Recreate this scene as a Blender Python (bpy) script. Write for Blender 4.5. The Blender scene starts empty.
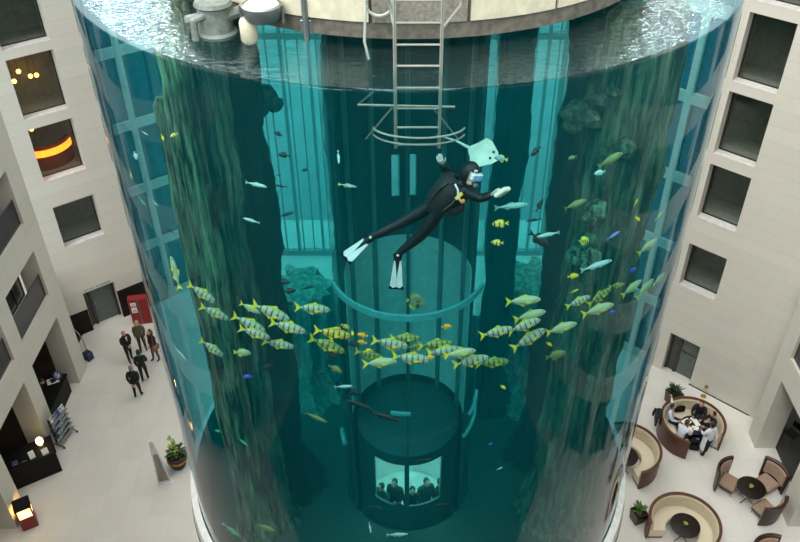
import bpy, bmesh, math, random
from mathutils import Vector, Matrix
from math import sin, cos, pi, radians, sqrt, atan2, hypot

S = bpy.context.scene
COL = S.collection
random.seed(7)

# ------------------------------------------------------------------ camera
TH, FPX, CXP, CYP, HC = radians(38.3), 827.0, 408.0, 271.0, 25.0
cam = bpy.data.cameras.new('camera')
camo = bpy.data.objects.new('camera', cam)
COL.objects.link(camo)
camo.location = (0, 0, HC)
camo.rotation_euler = (pi / 2 - TH, 0, 0)
cam.sensor_width = 36.0
cam.lens = FPX * 36.0 / 800.0
cam.shift_x = -(CXP - 400.0) / 800.0
cam.clip_end = 400
S.camera = camo

# ------------------------------------------------------------------ view, sky, sun
S.view_settings.view_transform = 'Standard'
S.view_settings.look = 'None'
S.view_settings.gamma = 1.0
S.view_settings.exposure = 0.36
S.cycles.max_bounces = 10
S.cycles.diffuse_bounces = 4
S.cycles.glossy_bounces = 4
S.cycles.transmission_bounces = 8
S.cycles.transparent_max_bounces = 40
S.cycles.volume_bounces = 1
S.cycles.caustics_reflective = False
S.cycles.caustics_refractive = False
S.cycles.sample_clamp_indirect = 6.0

SKY = 2.0          # overcast sky
GLARE = 9.0        # two bright spots added to the sky to glint off the water


def make_world():
    w = bpy.data.worlds.new('sky')
    S.world = w
    w.use_nodes = True
    nt = w.node_tree
    nt.nodes.clear()
    out = nt.nodes.new('ShaderNodeOutputWorld')
    bg = nt.nodes.new('ShaderNodeBackground')
    tc = nt.nodes.new('ShaderNodeTexCoord')
    sep = nt.nodes.new('ShaderNodeSeparateXYZ')
    nt.links.new(tc.outputs['Generated'], sep.inputs[0])
    ramp = nt.nodes.new('ShaderNodeValToRGB')
    ramp.color_ramp.elements[0].position = 0.0
    ramp.color_ramp.elements[0].color = (0.50, 0.80, 0.94, 1)
    ramp.color_ramp.elements[1].position = 0.5
    ramp.color_ramp.elements[1].color = (1.0, 0.98, 0.94, 1)
    nt.links.new(sep.outputs['Z'], ramp.inputs[0])
    # brighter cloud towards -x
    mr = nt.nodes.new('ShaderNodeMapRange')
    mr.inputs['From Min'].default_value = -1
    mr.inputs['From Max'].default_value = 1
    mr.inputs['To Min'].default_value = 1.5
    mr.inputs['To Max'].default_value = 0.6
    nt.links.new(sep.outputs['X'], mr.inputs['Value'])
    total = None
    for (px, py, wid) in ((126, 26, 0.9986), (668, 48, 0.9995)):
        d = Vector(((px - CXP) / FPX, cos(TH) + (CYP - py) / FPX * sin(TH), (CYP - py) / FPX * cos(TH) - sin(TH))).normalized()
        d.z = -d.z
        dot = nt.nodes.new('ShaderNodeVectorMath')
        dot.operation = 'DOT_PRODUCT'
        nt.links.new(tc.outputs['Generated'], dot.inputs[0])
        dot.inputs[1].default_value = d
        m2 = nt.nodes.new('ShaderNodeMapRange')
        m2.interpolation_type = 'SMOOTHSTEP'
        m2.inputs['From Min'].default_value = wid
        m2.inputs['From Max'].default_value = 1 - (1 - wid) * 0.5
        m2.inputs['To Min'].default_value = 0
        m2.inputs['To Max'].default_value = GLARE
        nt.links.new(dot.outputs['Value'], m2.inputs['Value'])
        if total is None:
            total = m2.outputs[0]
        else:
            ad = nt.nodes.new('ShaderNodeMath')
            ad.operation = 'ADD'
            nt.links.new(total, ad.inputs[0])
            nt.links.new(m2.outputs[0], ad.inputs[1])
            total = ad.outputs[0]
    ad = nt.nodes.new('ShaderNodeMath')
    ad.operation = 'ADD'
    nt.links.new(mr.outputs[0], ad.inputs[0])
    nt.links.new(total, ad.inputs[1])
    ml = nt.nodes.new('ShaderNodeMath')
    ml.operation = 'MULTIPLY'
    ml.inputs[1].default_value = SKY
    nt.links.new(ad.outputs[0], ml.inputs[0])
    nt.links.new(ramp.outputs[0], bg.inputs['Color'])
    nt.links.new(ml.outputs[0], bg.inputs['Strength'])
    nt.links.new(bg.outputs[0], out.inputs[0])


make_world()
sun = bpy.data.lights.new('sun', 'SUN')
sun.energy = 1.3
sun.angle = radians(25)
sun.color = (1.0, 0.98, 0.95)
suno = bpy.data.objects.new('sun', sun)
COL.objects.link(suno)
suno.rotation_euler = (radians(24), radians(-20), 0)


# ------------------------------------------------------------------ helpers: where a pixel's ray meets the place
def ray(px, py):
    x = (px - CXP) / FPX
    u = (CYP - py) / FPX
    return Vector((x, cos(TH) + u * sin(TH), u * cos(TH) - sin(TH)))


def fl(px, py, z=0.0):
    d = ray(px, py)
    return Vector((0, 0, HC)) + d * ((z - HC) / d.z)


def hor(px, py, y):
    d = ray(px, py)
    return Vector((0, 0, HC)) + d * (y / d.y)


TC = Vector((0, 14.67, 0))     # tank axis
TR, TW, TB = 5.6, 20.53, 6.0   # tank radius, water level, tank floor


def cyl_t(px, py, r):
    """distance along the ray to the near side of a cylinder of radius r round the tank axis"""
    d = ray(px, py)
    a = d.x * d.x + d.y * d.y
    b = -2 * d.y * TC.y
    c = TC.y ** 2 - r * r
    q = b * b - 4 * a * c
    if q < 0:
        return -b / (2 * a)
    return (-b - sqrt(q)) / (2 * a)


# ------------------------------------------------------------------ materials
def lin(c):
    return tuple(((v / 255.0) / 12.92 if v <= 10 else (((v / 255.0) + 0.055) / 1.055) ** 2.4) for v in c)


MATS = {}


def mat(name, rgb, rough=0.6, metal=0.0, var=0.12, scale=6.0, emit=None, estr=0.0, bump=0.0, spec=0.5, stretch=None):
    """plain material with a soft procedural variation of its own colour"""
    if name in MATS:
        return MATS[name]
    m = bpy.data.materials.new(name)
    m.use_nodes = True
    nt = m.node_tree
    b = nt.nodes['Principled BSDF']
    c = lin(rgb)
    tc = nt.nodes.new('ShaderNodeTexCoord')
    nz = nt.nodes.new('ShaderNodeTexNoise')
    nz.inputs['Scale'].default_value = scale
    nz.inputs['Detail'].default_value = 3
    if stretch:
        mp = nt.nodes.new('ShaderNodeMapping')
        mp.inputs['Scale'].default_value = stretch
        nt.links.new(tc.outputs['Object'], mp.inputs[0])
        nt.links.new(mp.outputs[0], nz.inputs['Vector'])
    else:
        nt.links.new(tc.outputs['Object'], nz.inputs['Vector'])
    rp = nt.nodes.new('ShaderNodeValToRGB')
    rp.color_ramp.elements[0].position = 0.3
    rp.color_ramp.elements[1].position = 0.7
    rp.color_ramp.elements[0].color = tuple(max(0, v * (1 - var)) for v in c) + (1,)
    rp.color_ramp.elements[1].color = tuple(min(1, v * (1 + var)) for v in c) + (1,)
    nt.links.new(nz.outputs['Fac'], rp.inputs[0])
    nt.links.new(rp.outputs[0], b.inputs['Base Color'])
    b.inputs['Roughness'].default_value = rough
    b.inputs['Metallic'].default_value = metal
    b.inputs['Specular IOR Level'].default_value = spec
    if emit:
        b.inputs['Emission Color'].default_value = lin(emit) + (1,)
        b.inputs['Emission Strength'].default_value = estr
    if bump:
        bp = nt.nodes.new('ShaderNodeBump')
        bp.inputs['Strength'].default_value = bump
        nt.links.new(nz.outputs['Fac'], bp.inputs['Height'])
        nt.links.new(bp.outputs[0], b.inputs['Normal'])
    MATS[name] = m
    return m


def stone_mat(name, rgb, bw, bh, swap, mortar=0.012, dark=0.8, rough=0.45, off=0.5, var=0.05):
    """stone slabs with fine joints; swap maps local (x,z) to the pattern for walls"""
    m = bpy.data.materials.new(name)
    m.use_nodes = True
    nt = m.node_tree
    b = nt.nodes['Principled BSDF']
    tc = nt.nodes.new('ShaderNodeTexCoord')
    vec = tc.outputs['Object']
    if swap:
        sp = nt.nodes.new('ShaderNodeSeparateXYZ')
        cb = nt.nodes.new('ShaderNodeCombineXYZ')
        nt.links.new(vec, sp.inputs[0])
        nt.links.new(sp.outputs['X'], cb.inputs['X'])
        nt.links.new(sp.outputs['Z'], cb.inputs['Y'])
        nt.links.new(sp.outputs['Y'], cb.inputs['Z'])
        vec = cb.outputs[0]
    br = nt.nodes.new('ShaderNodeTexBrick')
    br.inputs['Scale'].default_value = 1.0
    br.inputs['Brick Width'].default_value = bw
    br.inputs['Row Height'].default_value = bh
    br.inputs['Mortar Size'].default_value = mortar
    br.inputs['Mortar Smooth'].default_value = 0.3
    br.offset = off
    c = lin(rgb)
    br.inputs['Color1'].default_value = tuple(v * (1 - var) for v in c) + (1,)
    br.inputs['Color2'].default_value = tuple(min(1, v * (1 + var)) for v in c) + (1,)
    br.inputs['Mortar'].default_value = tuple(v * dark for v in c) + (1,)
    nt.links.new(vec, br.inputs['Vector'])
    nz = nt.nodes.new('ShaderNodeTexNoise')
    nz.inputs['Scale'].default_value = 1.7
    nz.inputs['Detail'].default_value = 5
    nt.links.new(vec, nz.inputs['Vector'])
    mx = nt.nodes.new('ShaderNodeMix')
    mx.data_type = 'RGBA'
    mx.blend_type = 'MULTIPLY'
    mx.inputs['Factor'].default_value = 0.12
    nt.links.new(br.outputs['Color'], mx.inputs['A'])
    nt.links.new(nz.outputs['Color'], mx.inputs['B'])
    nt.links.new(mx.outputs['Result'], b.inputs['Base Color'])
    b.inputs['Roughness'].default_value = rough
    MATS[name] = m
    return m


def glass_mat(name, tint, ior=1.45, rough=0.0, bump=None, boost=1.0, absorb=None):
    """clear sheet: see-through, mirror-like towards grazing on its outer face"""
    m = bpy.data.materials.new(name)
    m.use_nodes = True
    nt = m.node_tree
    nt.nodes.clear()
    out = nt.nodes.new('ShaderNodeOutputMaterial')
    tr = nt.nodes.new('ShaderNodeBsdfTransparent')
    tr.inputs[0].default_value = tuple(tint) + (1,)
    gl = nt.nodes.new('ShaderNodeBsdfGlossy')
    gl.inputs['Roughness'].default_value = rough
    gl.inputs['Color'].default_value = (0.86, 0.97, 1.0, 1) if bump else (1, 1, 1, 1)
    fr = nt.nodes.new('ShaderNodeFresnel')
    fr.inputs['IOR'].default_value = ior
    ge = nt.nodes.new('ShaderNodeNewGeometry')
    iv = nt.nodes.new('ShaderNodeMath')
    iv.operation = 'SUBTRACT'
    iv.inputs[0].default_value = 1.0
    nt.links.new(ge.outputs['Backfacing'], iv.inputs[1])
    mu = nt.nodes.new('ShaderNodeMath')
    mu.operation = 'MULTIPLY'
    nt.links.new(fr.outputs[0], mu.inputs[0])
    nt.links.new(iv.outputs[0], mu.inputs[1])
    m2 = nt.nodes.new('ShaderNodeMath')
    m2.operation = 'MULTIPLY'
    m2.use_clamp = True
    m2.inputs[1].default_value = boost
    nt.links.new(mu.outputs[0], m2.inputs[0])
    mx = nt.nodes.new('ShaderNodeMixShader')
    nt.links.new(m2.outputs[0], mx.inputs[0])
    nt.links.new(tr.outputs[0], mx.inputs[1])
    nt.links.new(gl.outputs[0], mx.inputs[2])
    nt.links.new(mx.outputs[0], out.inputs['Surface'])
    if absorb:
        va = nt.nodes.new('ShaderNodeVolumeAbsorption')
        va.inputs['Color'].default_value = tuple(absorb[0]) + (1,)
        va.inputs['Density'].default_value = absorb[1]
        nt.links.new(va.outputs[0], out.inputs['Volume'])
    if bump:
        tc = nt.nodes.new('ShaderNodeTexCoord')
        mp = nt.nodes.new('ShaderNodeMapping')
        mp.inputs['Scale'].default_value = bump[2]
        nz = nt.nodes.new('ShaderNodeTexNoise')
        nz.inputs['Scale'].default_value = bump[0]
        nz.inputs['Detail'].default_value = 2
        nt.links.new(tc.outputs['Object'], mp.inputs[0])
        nt.links.new(mp.outputs[0], nz.inputs['Vector'])
        bp = nt.nodes.new('ShaderNodeBump')
        bp.inputs['Strength'].default_value = 1.0
        bp.inputs['Distance'].default_value = bump[1]
        nt.links.new(nz.outputs['Fac'], bp.inputs['Height'])
        nt.links.new(bp.outputs[0], gl.inputs['Normal'])
        nt.links.new(bp.outputs[0], fr.inputs['Normal'])
    MATS[name] = m
    return m


def water_volume_mat():
    m = bpy.data.materials.new('tank_water')
    m.use_nodes = True
    nt = m.node_tree
    nt.nodes.clear()
    out = nt.nodes.new('ShaderNodeOutputMaterial')
    ab = nt.nodes.new('ShaderNodeVolumeAbsorption')
    ab.inputs['Color'].default_value = (0.0, 0.86, 0.87, 1)
    ab.inputs['Density'].default_value = 0.2
    sc = nt.nodes.new('ShaderNodeVolumeScatter')
    sc.inputs['Color'].default_value = (0.0, 0.62, 0.70, 1)
    sc.inputs['Density'].default_value = 0.032
    sc.inputs['Anisotropy'].default_value = 0.2
    ad = nt.nodes.new('ShaderNodeAddShader')
    nt.links.new(ab.outputs[0], ad.inputs[0])
    nt.links.new(sc.outputs[0], ad.inputs[1])
    nt.links.new(ad.outputs[0], out.inputs['Volume'])
    MATS['tank_water'] = m
    return m


def banded_mat(name, base, bar, back, freq=44.0, thr=0.62, rough=0.35):
    """fish skin: bars along the body, another colour along the back"""
    m = bpy.data.materials.new(name)
    m.use_nodes = True
    nt = m.node_tree
    b = nt.nodes['Principled BSDF']
    tc = nt.nodes.new('ShaderNodeTexCoord')
    sp = nt.nodes.new('ShaderNodeSeparateXYZ')
    nt.links.new(tc.outputs['Object'], sp.inputs[0])
    mu = nt.nodes.new('ShaderNodeMath')
    mu.operation = 'MULTIPLY'
    mu.inputs[1].default_value = freq
    nt.links.new(sp.outputs['X'], mu.inputs[0])
    sn = nt.nodes.new('ShaderNodeMath')
    sn.operation = 'SINE'
    nt.links.new(mu.outputs[0], sn.inputs[0])
    r1 = nt.nodes.new('ShaderNodeMapRange')
    r1.inputs['From Min'].default_value = thr - 0.25
    r1.inputs['From Max'].default_value = thr + 0.25
    nt.links.new(sn.outputs[0], r1.inputs['Value'])
    mx = nt.nodes.new('ShaderNodeMix')
    mx.data_type = 'RGBA'
    mx.inputs['A'].default_value = lin(base) + (1,)
    mx.inputs['B'].default_value = lin(bar) + (1,)
    nt.links.new(r1.outputs[0], mx.inputs['Factor'])
    r2 = nt.nodes.new('ShaderNodeMapRange')
    r2.inputs['From Min'].default_value = 0.06
    r2.inputs['From Max'].default_value = 0.14
    nt.links.new(sp.outputs['Z'], r2.inputs['Value'])
    mb = nt.nodes.new('ShaderNodeMix')
    mb.data_type = 'RGBA'
    nt.links.new(r2.outputs[0], mb.inputs['Factor'])
    nt.links.new(mx.outputs['Result'], mb.inputs['A'])
    mb.inputs['B'].default_value = lin(back) + (1,)
    nt.links.new(mb.outputs['Result'], b.inputs['Base Color'])
    b.inputs['Roughness'].default_value = rough
    MATS[name] = m
    return m


# ------------------------------------------------------------------ mesh collecting
class MB:
    def __init__(self):
        self.v, self.f, self.mi, self.sm = [], [], [], []

    def add(self, verts, faces, mi=0, smooth=False):
        o = len(self.v)
        self.v += [tuple(p) for p in verts]
        for q in faces:
            self.f.append([i + o for i in q])
            self.mi.append(mi)
            self.sm.append(smooth)
        return self

    def box(self, c, s, rz=0.0, mi=0, bev=0.0, M=None):
        hx, hy, hz = s[0] / 2, s[1] / 2, s[2] / 2
        if bev > 0:
            bev = min(bev, hx * .9, hy * .9, hz * .9)
            vs = []
            for z, i in ((-hz, 1), (-hz + bev, 0), (hz - bev, 0), (hz, 1)):
                ix, iy = hx - bev * i, hy - bev * i
                b2 = bev * (0.7 if not i else 0.9)
                ring = [(ix, -iy + b2), (ix, iy - b2), (ix - b2, iy), (-ix + b2, iy), (-ix, iy - b2), (-ix, -iy + b2), (-ix + b2, -iy), (ix - b2, -iy)]
                vs += [(x, y, z) for x, y in ring]
            fs = [list(range(7, -1, -1)), list(range(24, 32))]
            for k in range(3):
                for j in range(8):
                    fs.append([k * 8 + j, k * 8 + (j + 1) % 8, (k + 1) * 8 + (j + 1) % 8, (k + 1) * 8 + j])
        else:
            vs = [(x, y, z) for z in (-hz, hz) for x, y in ((-hx, -hy), (hx, -hy), (hx, hy), (-hx, hy))]
            fs = [[3, 2, 1, 0], [4, 5, 6, 7], [0, 1, 5, 4], [1, 2, 6, 5], [2, 3, 7, 6], [3, 0, 4, 7]]
        ca, sa = cos(rz), sin(rz)
        R = []
        for x, y, z in vs:
            p = Vector((x * ca - y * sa, x * sa + y * ca, z))
            if M is not None:
                p = M @ p
            R.append((p.x + c[0], p.y + c[1], p.z + c[2]))
        return self.add(R, fs, mi)

    def tube(self, pts, r, n=8, mi=0, closed=False, cap=True, flat=None):
        """tube through points; r a number or one per point; flat=(a,b) makes an ellipse with axis hints"""
        pts = [Vector(p) for p in pts]
        m = len(pts)
        rs = [r] * m if not isinstance(r, (list, tuple)) else list(r)
        vs, fs = [], []
        ref = None
        for i, p in enumerate(pts):
            if closed:
                t = pts[(i + 1) % m] - pts[i - 1]
            else:
                t = pts[min(i + 1, m - 1)] - pts[max(i - 1, 0)]
            if t.length < 1e-9:
                t = Vector((0, 0, 1))
            t.normalize()
            if ref is None:
                ref = Vector((0, 0, 1)) if abs(t.z) < 0.9 else Vector((1, 0, 0))
                if flat is not None:
                    ref = Vector(flat[0])
            a = (ref - t * ref.dot(t))
            if a.length < 1e-6:
                a = t.orthogonal()
            a.normalize()
            b = t.cross(a)
            ref = a
            fa, fb = (1, 1) if flat is None else (flat[1], flat[2])
            for k in range(n):
                w = 2 * pi * k / n
                vs.append(p + a * cos(w) * rs[i] * fa + b * sin(w) * rs[i] * fb)
        for i in range(m if closed else m - 1):
            j = (i + 1) % m
            for k in range(n):
                l = (k + 1) % n
                fs.append([i * n + k, i * n + l, j * n + l, j * n + k])
        if cap and not closed:
            fs.append(list(range(n - 1, -1, -1)))
            fs.append([(m - 1) * n + k for k in range(n)])
        return self.add(vs, fs, mi, True)

    def lathe(self, prof, c=(0, 0, 0), n=32, mi=0, a0=0.0, a1=2 * pi, smooth=True, loop=False):
        """spin (radius, height) round z; loop closes the profile on itself"""
        full = abs(a1 - a0 - 2 * pi) < 1e-6
        k = len(prof)
        cols = n if full else n + 1
        vs = []
        for i in range(cols):
            w = a0 + (a1 - a0) * i / n
            for r, z in prof:
                vs.append((c[0] + r * cos(w), c[1] + r * sin(w), c[2] + z))
        fs = []
        for i in range(n):
            j = (i + 1) % cols
            for q in range(k if loop else k - 1):
                q2 = (q + 1) % k
                fs.append([i * k + q, j * k + q, j * k + q2, i * k + q2])
        if loop and not full:
            fs.append(list(range(k)))
            fs.append([(cols - 1) * k + q for q in range(k - 1, -1, -1)])
        return self.add(vs, fs, mi, smooth)

    def disc(self, c, r, z, n=32, mi=0, up=True):
        vs = [(c[0] + r * cos(2 * pi * i / n), c[1] + r * sin(2 * pi * i / n), z) for i in range(n)]
        return self.add(vs, [list(range(n)) if up else list(range(n - 1, -1, -1))], mi)

    def prism(self, poly, t, axis='y', off=0.0, mi=0):
        """outline in two axes, thickened by t along the third"""
        n = len(poly)
        vs = []
        for s in (-t / 2, t / 2):
            for a, b in poly:
                vs.append({'y': (a, off + s, b), 'x': (off + s, a, b), 'z': (a, b, off + s)}[axis])
        fs = [list(range(n)), list(range(2 * n - 1, n - 1, -1))]
        for i in range(n):
            j = (i + 1) % n
            fs.append([j, i, n + i, n + j])
        return self.add(vs, fs, mi)

    def ball(self, c, r, n=10, mi=0, M=None):
        rx, ry, rz = (r, r, r) if not isinstance(r, (tuple, list)) else r
        vs, fs = [(0, 0, -rz)], []
        m = max(4, n // 2 + 1)
        for i in range(1, m):
            ph = -pi / 2 + pi * i / m
            for k in range(n):
                w = 2 * pi * k / n
                vs.append((rx * cos(ph) * cos(w), ry * cos(ph) * sin(w), rz * sin(ph)))
        vs.append((0, 0, rz))
        for k in range(n):
            fs.append([0, 1 + (k + 1) % n, 1 + k])
        for i in range(m - 2):
            for k in range(n):
                a, b = 1 + i * n + k, 1 + i * n + (k + 1) % n
                fs.append([a, b, b + n, a + n])
        top = len(vs) - 1
        for k in range(n):
            fs.append([top, 1 + (m - 2) * n + k, 1 + (m - 2) * n + (k + 1) % n])
        R = []
        for p in vs:
            p = Vector(p)
            if M is not None:
                p = M @ p
            R.append((p.x + c[0], p.y + c[1], p.z + c[2]))
        return self.add(R, fs, mi, True)

    def build(self, name, mats, parent=None, loc=None, rz=0.0, fix=True):
        me = bpy.data.meshes.new(name)
        me.from_pydata(self.v, [], self.f)
        for m in (mats if isinstance(mats, (list, tuple)) else [mats]):
            me.materials.append(m)
        me.polygons.foreach_set('material_index', self.mi)
        me.polygons.foreach_set('use_smooth', self.sm)
        if fix:
            bm = bmesh.new()
            bm.from_mesh(me)
            bmesh.ops.recalc_face_normals(bm, faces=bm.faces)
            bm.to_mesh(me)
            bm.free()
        me.update()
        if any(self.sm):
            me.set_sharp_from_angle(angle=radians(42))
        o = bpy.data.objects.new(name, me)
        COL.objects.link(o)
        if parent is not None:
            o.parent = parent
        if loc is not None:
            o.location = loc
        o.rotation_euler = (0, 0, rz)
        return o


def tag(o, label=None, cat=None, group=None, kind=None):
    if label:
        o['label'] = label
    if cat:
        o['category'] = cat
    if group:
        o['group'] = group
    if kind:
        o['kind'] = kind
    return o


def empty(name, loc=(0, 0, 0), rz=0.0, label=None, cat=None, group=None):
    o = bpy.data.objects.new(name, None)
    o.empty_display_size = 0.2
    COL.objects.link(o)
    o.location = loc
    o.rotation_euler = (0, 0, rz)
    return tag(o, label, cat, group)


def copy_tree(o, parent=None):
    c = o.copy()
    COL.objects.link(c)
    if parent is not None:
        c.parent = parent
    for ch in [x for x in KIDS.get(o.name, [])]:
        copy_tree(ch, c)
    return c


KIDS = {}


def note_kids(root):
    for o in root.children:
        KIDS.setdefault(root.name, []).append(o)
        note_kids(o)


# ------------------------------------------------------------------ the building's materials
M_FLOOR = stone_mat('limestone_floor', (214, 210, 202), 0.84, 0.84, False, 0.006, 0.86, 0.35, 0.0, 0.035)
M_STONE = stone_mat('limestone_facade', (212, 207, 196), 7.5, 0.55, True, 0.012, 0.86, 0.6, 0.5, 0.025)
M_PIER = stone_mat('limestone_wing', (204, 199, 187), 2.0, 1.1, True, 0.010, 0.85, 0.6, 0.5, 0.02)
M_FRAME = mat('window_frame_dark', (46, 46, 44), 0.4)
M_SILL = mat('pale_sill', (205, 203, 198), 0.5)
M_ROOM = mat('dark_room', (150, 150, 140), 0.9)
M_DARKWOOD = mat('dark_panel', (26, 20, 17), 0.6, spec=0.2)
M_PANE = glass_mat('window_pane', (0.84, 0.88, 0.86), 1.5)
M_BALGLASS = mat('balcony_glass', (34, 38, 42), 0.2)
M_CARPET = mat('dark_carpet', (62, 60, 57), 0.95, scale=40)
M_BROWNFLOOR = mat('brown_floor', (58, 42, 30), 0.5)
M_BROWNWALL = mat('brown_wall', (96, 70, 46), 0.8)
M_STEEL = mat('steel', (150, 155, 155), 0.35, 0.9)
M_MULL = mat('mullion', (120, 134, 134), 0.5)
M_BLACK = mat('black', (13, 12, 12), 0.6, spec=0.2)
M_WHITE = mat('white_paint', (225, 225, 220), 0.5)
M_PLAZA = mat('outdoor_paving', (140, 144, 144), 0.9, scale=0.6)

WINDOW_N = [0]


def wall(name, origin, ang, u0, u1, z0, z1, thick, holes, material):
    """wall in its own frame: x along, y into the wall, z up; holes (u0,u1,z0,z1) with reveals"""
    us = sorted(set([u0, u1] + [a for h in holes for a in h[:2] if u0 < a < u1]))
    zs = sorted(set([z0, z1] + [a for h in holes for a in h[2:] if z0 < a < z1]))

    def hole(i, j):
        if i < 0 or j < 0 or i >= len(us) - 1 or j >= len(zs) - 1:
            return None
        cu, cz = (us[i] + us[i + 1]) / 2, (zs[j] + zs[j + 1]) / 2
        return any(h[0] < cu < h[1] and h[2] < cz < h[3] for h in holes)
    b = MB()
    for i in range(len(us) - 1):
        for j in range(len(zs) - 1):
            if hole(i, j):
                continue
            a, c, d, e = us[i], us[i + 1], zs[j], zs[j + 1]
            b.add([(a, 0, d), (c, 0, d), (c, 0, e), (a, 0, e)], [[0, 1, 2, 3]])
            b.add([(a, thick, d), (c, thick, d), (c, thick, e), (a, thick, e)], [[3, 2, 1, 0]])
            if hole(i - 1, j) is not False:
                b.add([(a, 0, d), (a, 0, e), (a, thick, e), (a, thick, d)], [[0, 1, 2, 3]])
            if hole(i + 1, j) is not False:
                b.add([(c, 0, d), (c, thick, d), (c, thick, e), (c, 0, e)], [[0, 1, 2, 3]])
            if hole(i, j - 1) is not False:
                b.add([(a, 0, d), (a, thick, d), (c, thick, d), (c, 0, d)], [[0, 1, 2, 3]])
            if hole(i, j + 1) is not False:
                b.add([(a, 0, e), (c, 0, e), (c, thick, e), (a, thick, e)], [[0, 1, 2, 3]])
    o = b.build(name, material, loc=origin, rz=ang, fix=False)
    return tag(o, kind='structure')


def frame_point(origin, ang, u, v, z):
    return Vector((origin[0] + cos(ang) * u - sin(ang) * v, origin[1] + sin(ang) * u + cos(ang) * v, z))


def add_window(origin, ang, h, depth, fw=0.05, sill=True, mull=0, pane=None, name=None):
    WINDOW_N[0] += 1
    u0, u1, z0, z1 = h
    b = MB()
    d2 = 0.06
    b.box(((u0 + u1) / 2, depth, z0 + fw / 2), (u1 - u0, d2, fw))
    b.box(((u0 + u1) / 2, depth, z1 - fw / 2), (u1 - u0, d2, fw))
    for u in (u0 + fw / 2, u1 - fw / 2):
        b.box((u, depth, (z0 + z1) / 2), (fw, d2, z1 - z0 - 2 * fw))
    for k in range(mull):
        u = u0 + (u1 - u0) * (k + 1) / (mull + 1)
        b.box((u, depth, (z0 + z1) / 2), (0.05, d2, z1 - z0 - 2 * fw))
    w = tag(b.build(name or 'window_%d' % WINDOW_N[0], M_FRAME, loc=origin, rz=ang), kind='structure')
    MB().box(((u0 + u1) / 2, depth + 0.005, (z0 + z1) / 2), (u1 - u0 - 2 * fw, 0.012, z1 - z0 - 2 * fw)).build('pane', pane or M_PANE, w)
    if sill:
        MB().box(((u0 + u1) / 2, depth / 2 - 0.02, z0 + 0.012), (u1 - u0 - 0.01, depth - 0.03, 0.024)).build('sill', M_SILL, w)
    return w


def room_box(name, origin, ang, u0, u1, v0, v1, z0, z1, material):
    """open-fronted box behind an opening"""
    b = MB()
    P = [(u0, v0, z0), (u1, v0, z0), (u1, v1, z0), (u0, v1, z0), (u0, v0, z1), (u1, v0, z1), (u1, v1, z1), (u0, v1, z1)]
    b.add(P, [[0, 1, 2, 3], [7, 6, 5, 4], [1, 5, 6, 2], [2, 6, 7, 3], [3, 7, 4, 0]])
    return tag(b.build(name, material, loc=origin, rz=ang, fix=False), kind='structure')


# ------------------------------------------------------------------ floor and outdoors
tag(MB().add([(-14.45, -3, 0), (14.1, -3, 0), (14.1, 36, 0), (-14.45, 36, 0)], [[0, 1, 2, 3]]).build('floor', M_FLOOR, loc=(0, 0, 0)), kind='structure')
tag(MB().box((0, 1.4, 0.006), (26.0, 8.4, 0.012)).build('floor_shade_sheet', M_CARPET), kind='structure')  # unseen dark sheet, added to dim the floor's reflection in the tank
tag(MB().add([(-22, -3, -0.012), (-14.45, -3, -0.012), (-14.45, 40, -0.012), (-22, 40, -0.012)], [[0, 1, 2, 3]]).build('floor_arcade_west', M_BROWNFLOOR), kind='structure')
tag(MB().add([(14.1, -3, -0.012), (22, -3, -0.012), (22, 40, -0.012), (14.1, 40, -0.012)], [[0, 1, 2, 3]]).build('floor_arcade_east', M_CARPET), kind='structure')
tag(MB().add([(-60, 36, -0.02), (60, 36, -0.02), (60, 140, -0.02), (-60, 140, -0.02)], [[0, 1, 2, 3]]).build('ground_plaza', M_PLAZA), kind='structure')

# ------------------------------------------------------------------ slanting facades with punched windows
LO, LA = (-14.751, 26.938, 0), atan2(0.6034, 0.7974)
RO, RA = (10.475, 25.129, 0), atan2(-0.6651, 0.7467)
ZL = [(4.76, 6.54), (7.95, 10.0), (10.63, 12.76), (13.32, 15.42), (16.0, 18.1), (18.7, 20.8)]
lh = [(0.75, 2.42, a - .2, b + .02) for a, b in ZL]
rh = [(0.14, 1.63, a - .2, b + .02) for a, b in ZL]
# big blue-tinted glazing on the parts of the facades behind the tank
ZG = [(0.4, 3.0), (3.4, 5.85), (6.25, 8.8), (9.2, 11.9), (12.3, 15.0), (15.4, 18.0), (18.4, 21.0)]
lg = [(a, b, z0, z1) for a, b in ((3.75, 4.55), (4.8, 6.6), (6.85, 8.6)) for z0, z1 in ZG]
rg = [(a, b, z0, z1) for a, b in ((-1.05, -0.4), (-3.2, -1.3), (-5.2, -3.45)) for z0, z1 in ZG]
ldoor, rdoor = (0.86, 2.23, 0.0, 2.05), (0.33, 1.62, 0.0, 2.12)
wall('wall_left', LO, LA, -3.0, 10.2, 0, 23.0, 0.5, lh + lg + [ldoor], M_STONE)
wall('wall_right', RO, RA, -5.4, 5.5, 0, 23.0, 0.5, rh + rg + [rdoor], M_STONE)
for h in lh:
    add_window(LO, LA, h, 0.42)
for h in rh:
    add_window(RO, RA, h, 0.42)
M_BLUEPANE = mat('blue_glazing', (52, 92, 112), 0.08, spec=0.8)
for O, A, hs in ((LO, LA, lg), (RO, RA, rg)):
    for h in hs:
        add_window(O, A, h, 0.16, sill=False, mull=1 if h[1] - h[0] > 1 else 0, pane=M_BLUEPANE)
for k, (O, A, hs) in enumerate(((LO, LA, lh), (RO, RA, rh))):
    for i, h in enumerate(hs):
        room_box('wall_room_%d' % (k * 20 + i + 1), O, A, h[0] - 0.4, h[1] + 0.4, 0.5, 1.9, h[2] - 0.1, h[3] + 0.15, M_ROOM)
tag(MB().box((2.9, -0.01, 0.02), (2.6, 0.03, 0.05)).build('baseboard_right', M_FRAME, loc=RO, rz=RA), kind='structure')

M_DOOR = mat('grey_door', (88, 96, 92), 0.3)
M_DOOR2 = mat('grey_door_dark', (60, 64, 62), 0.4)


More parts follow.
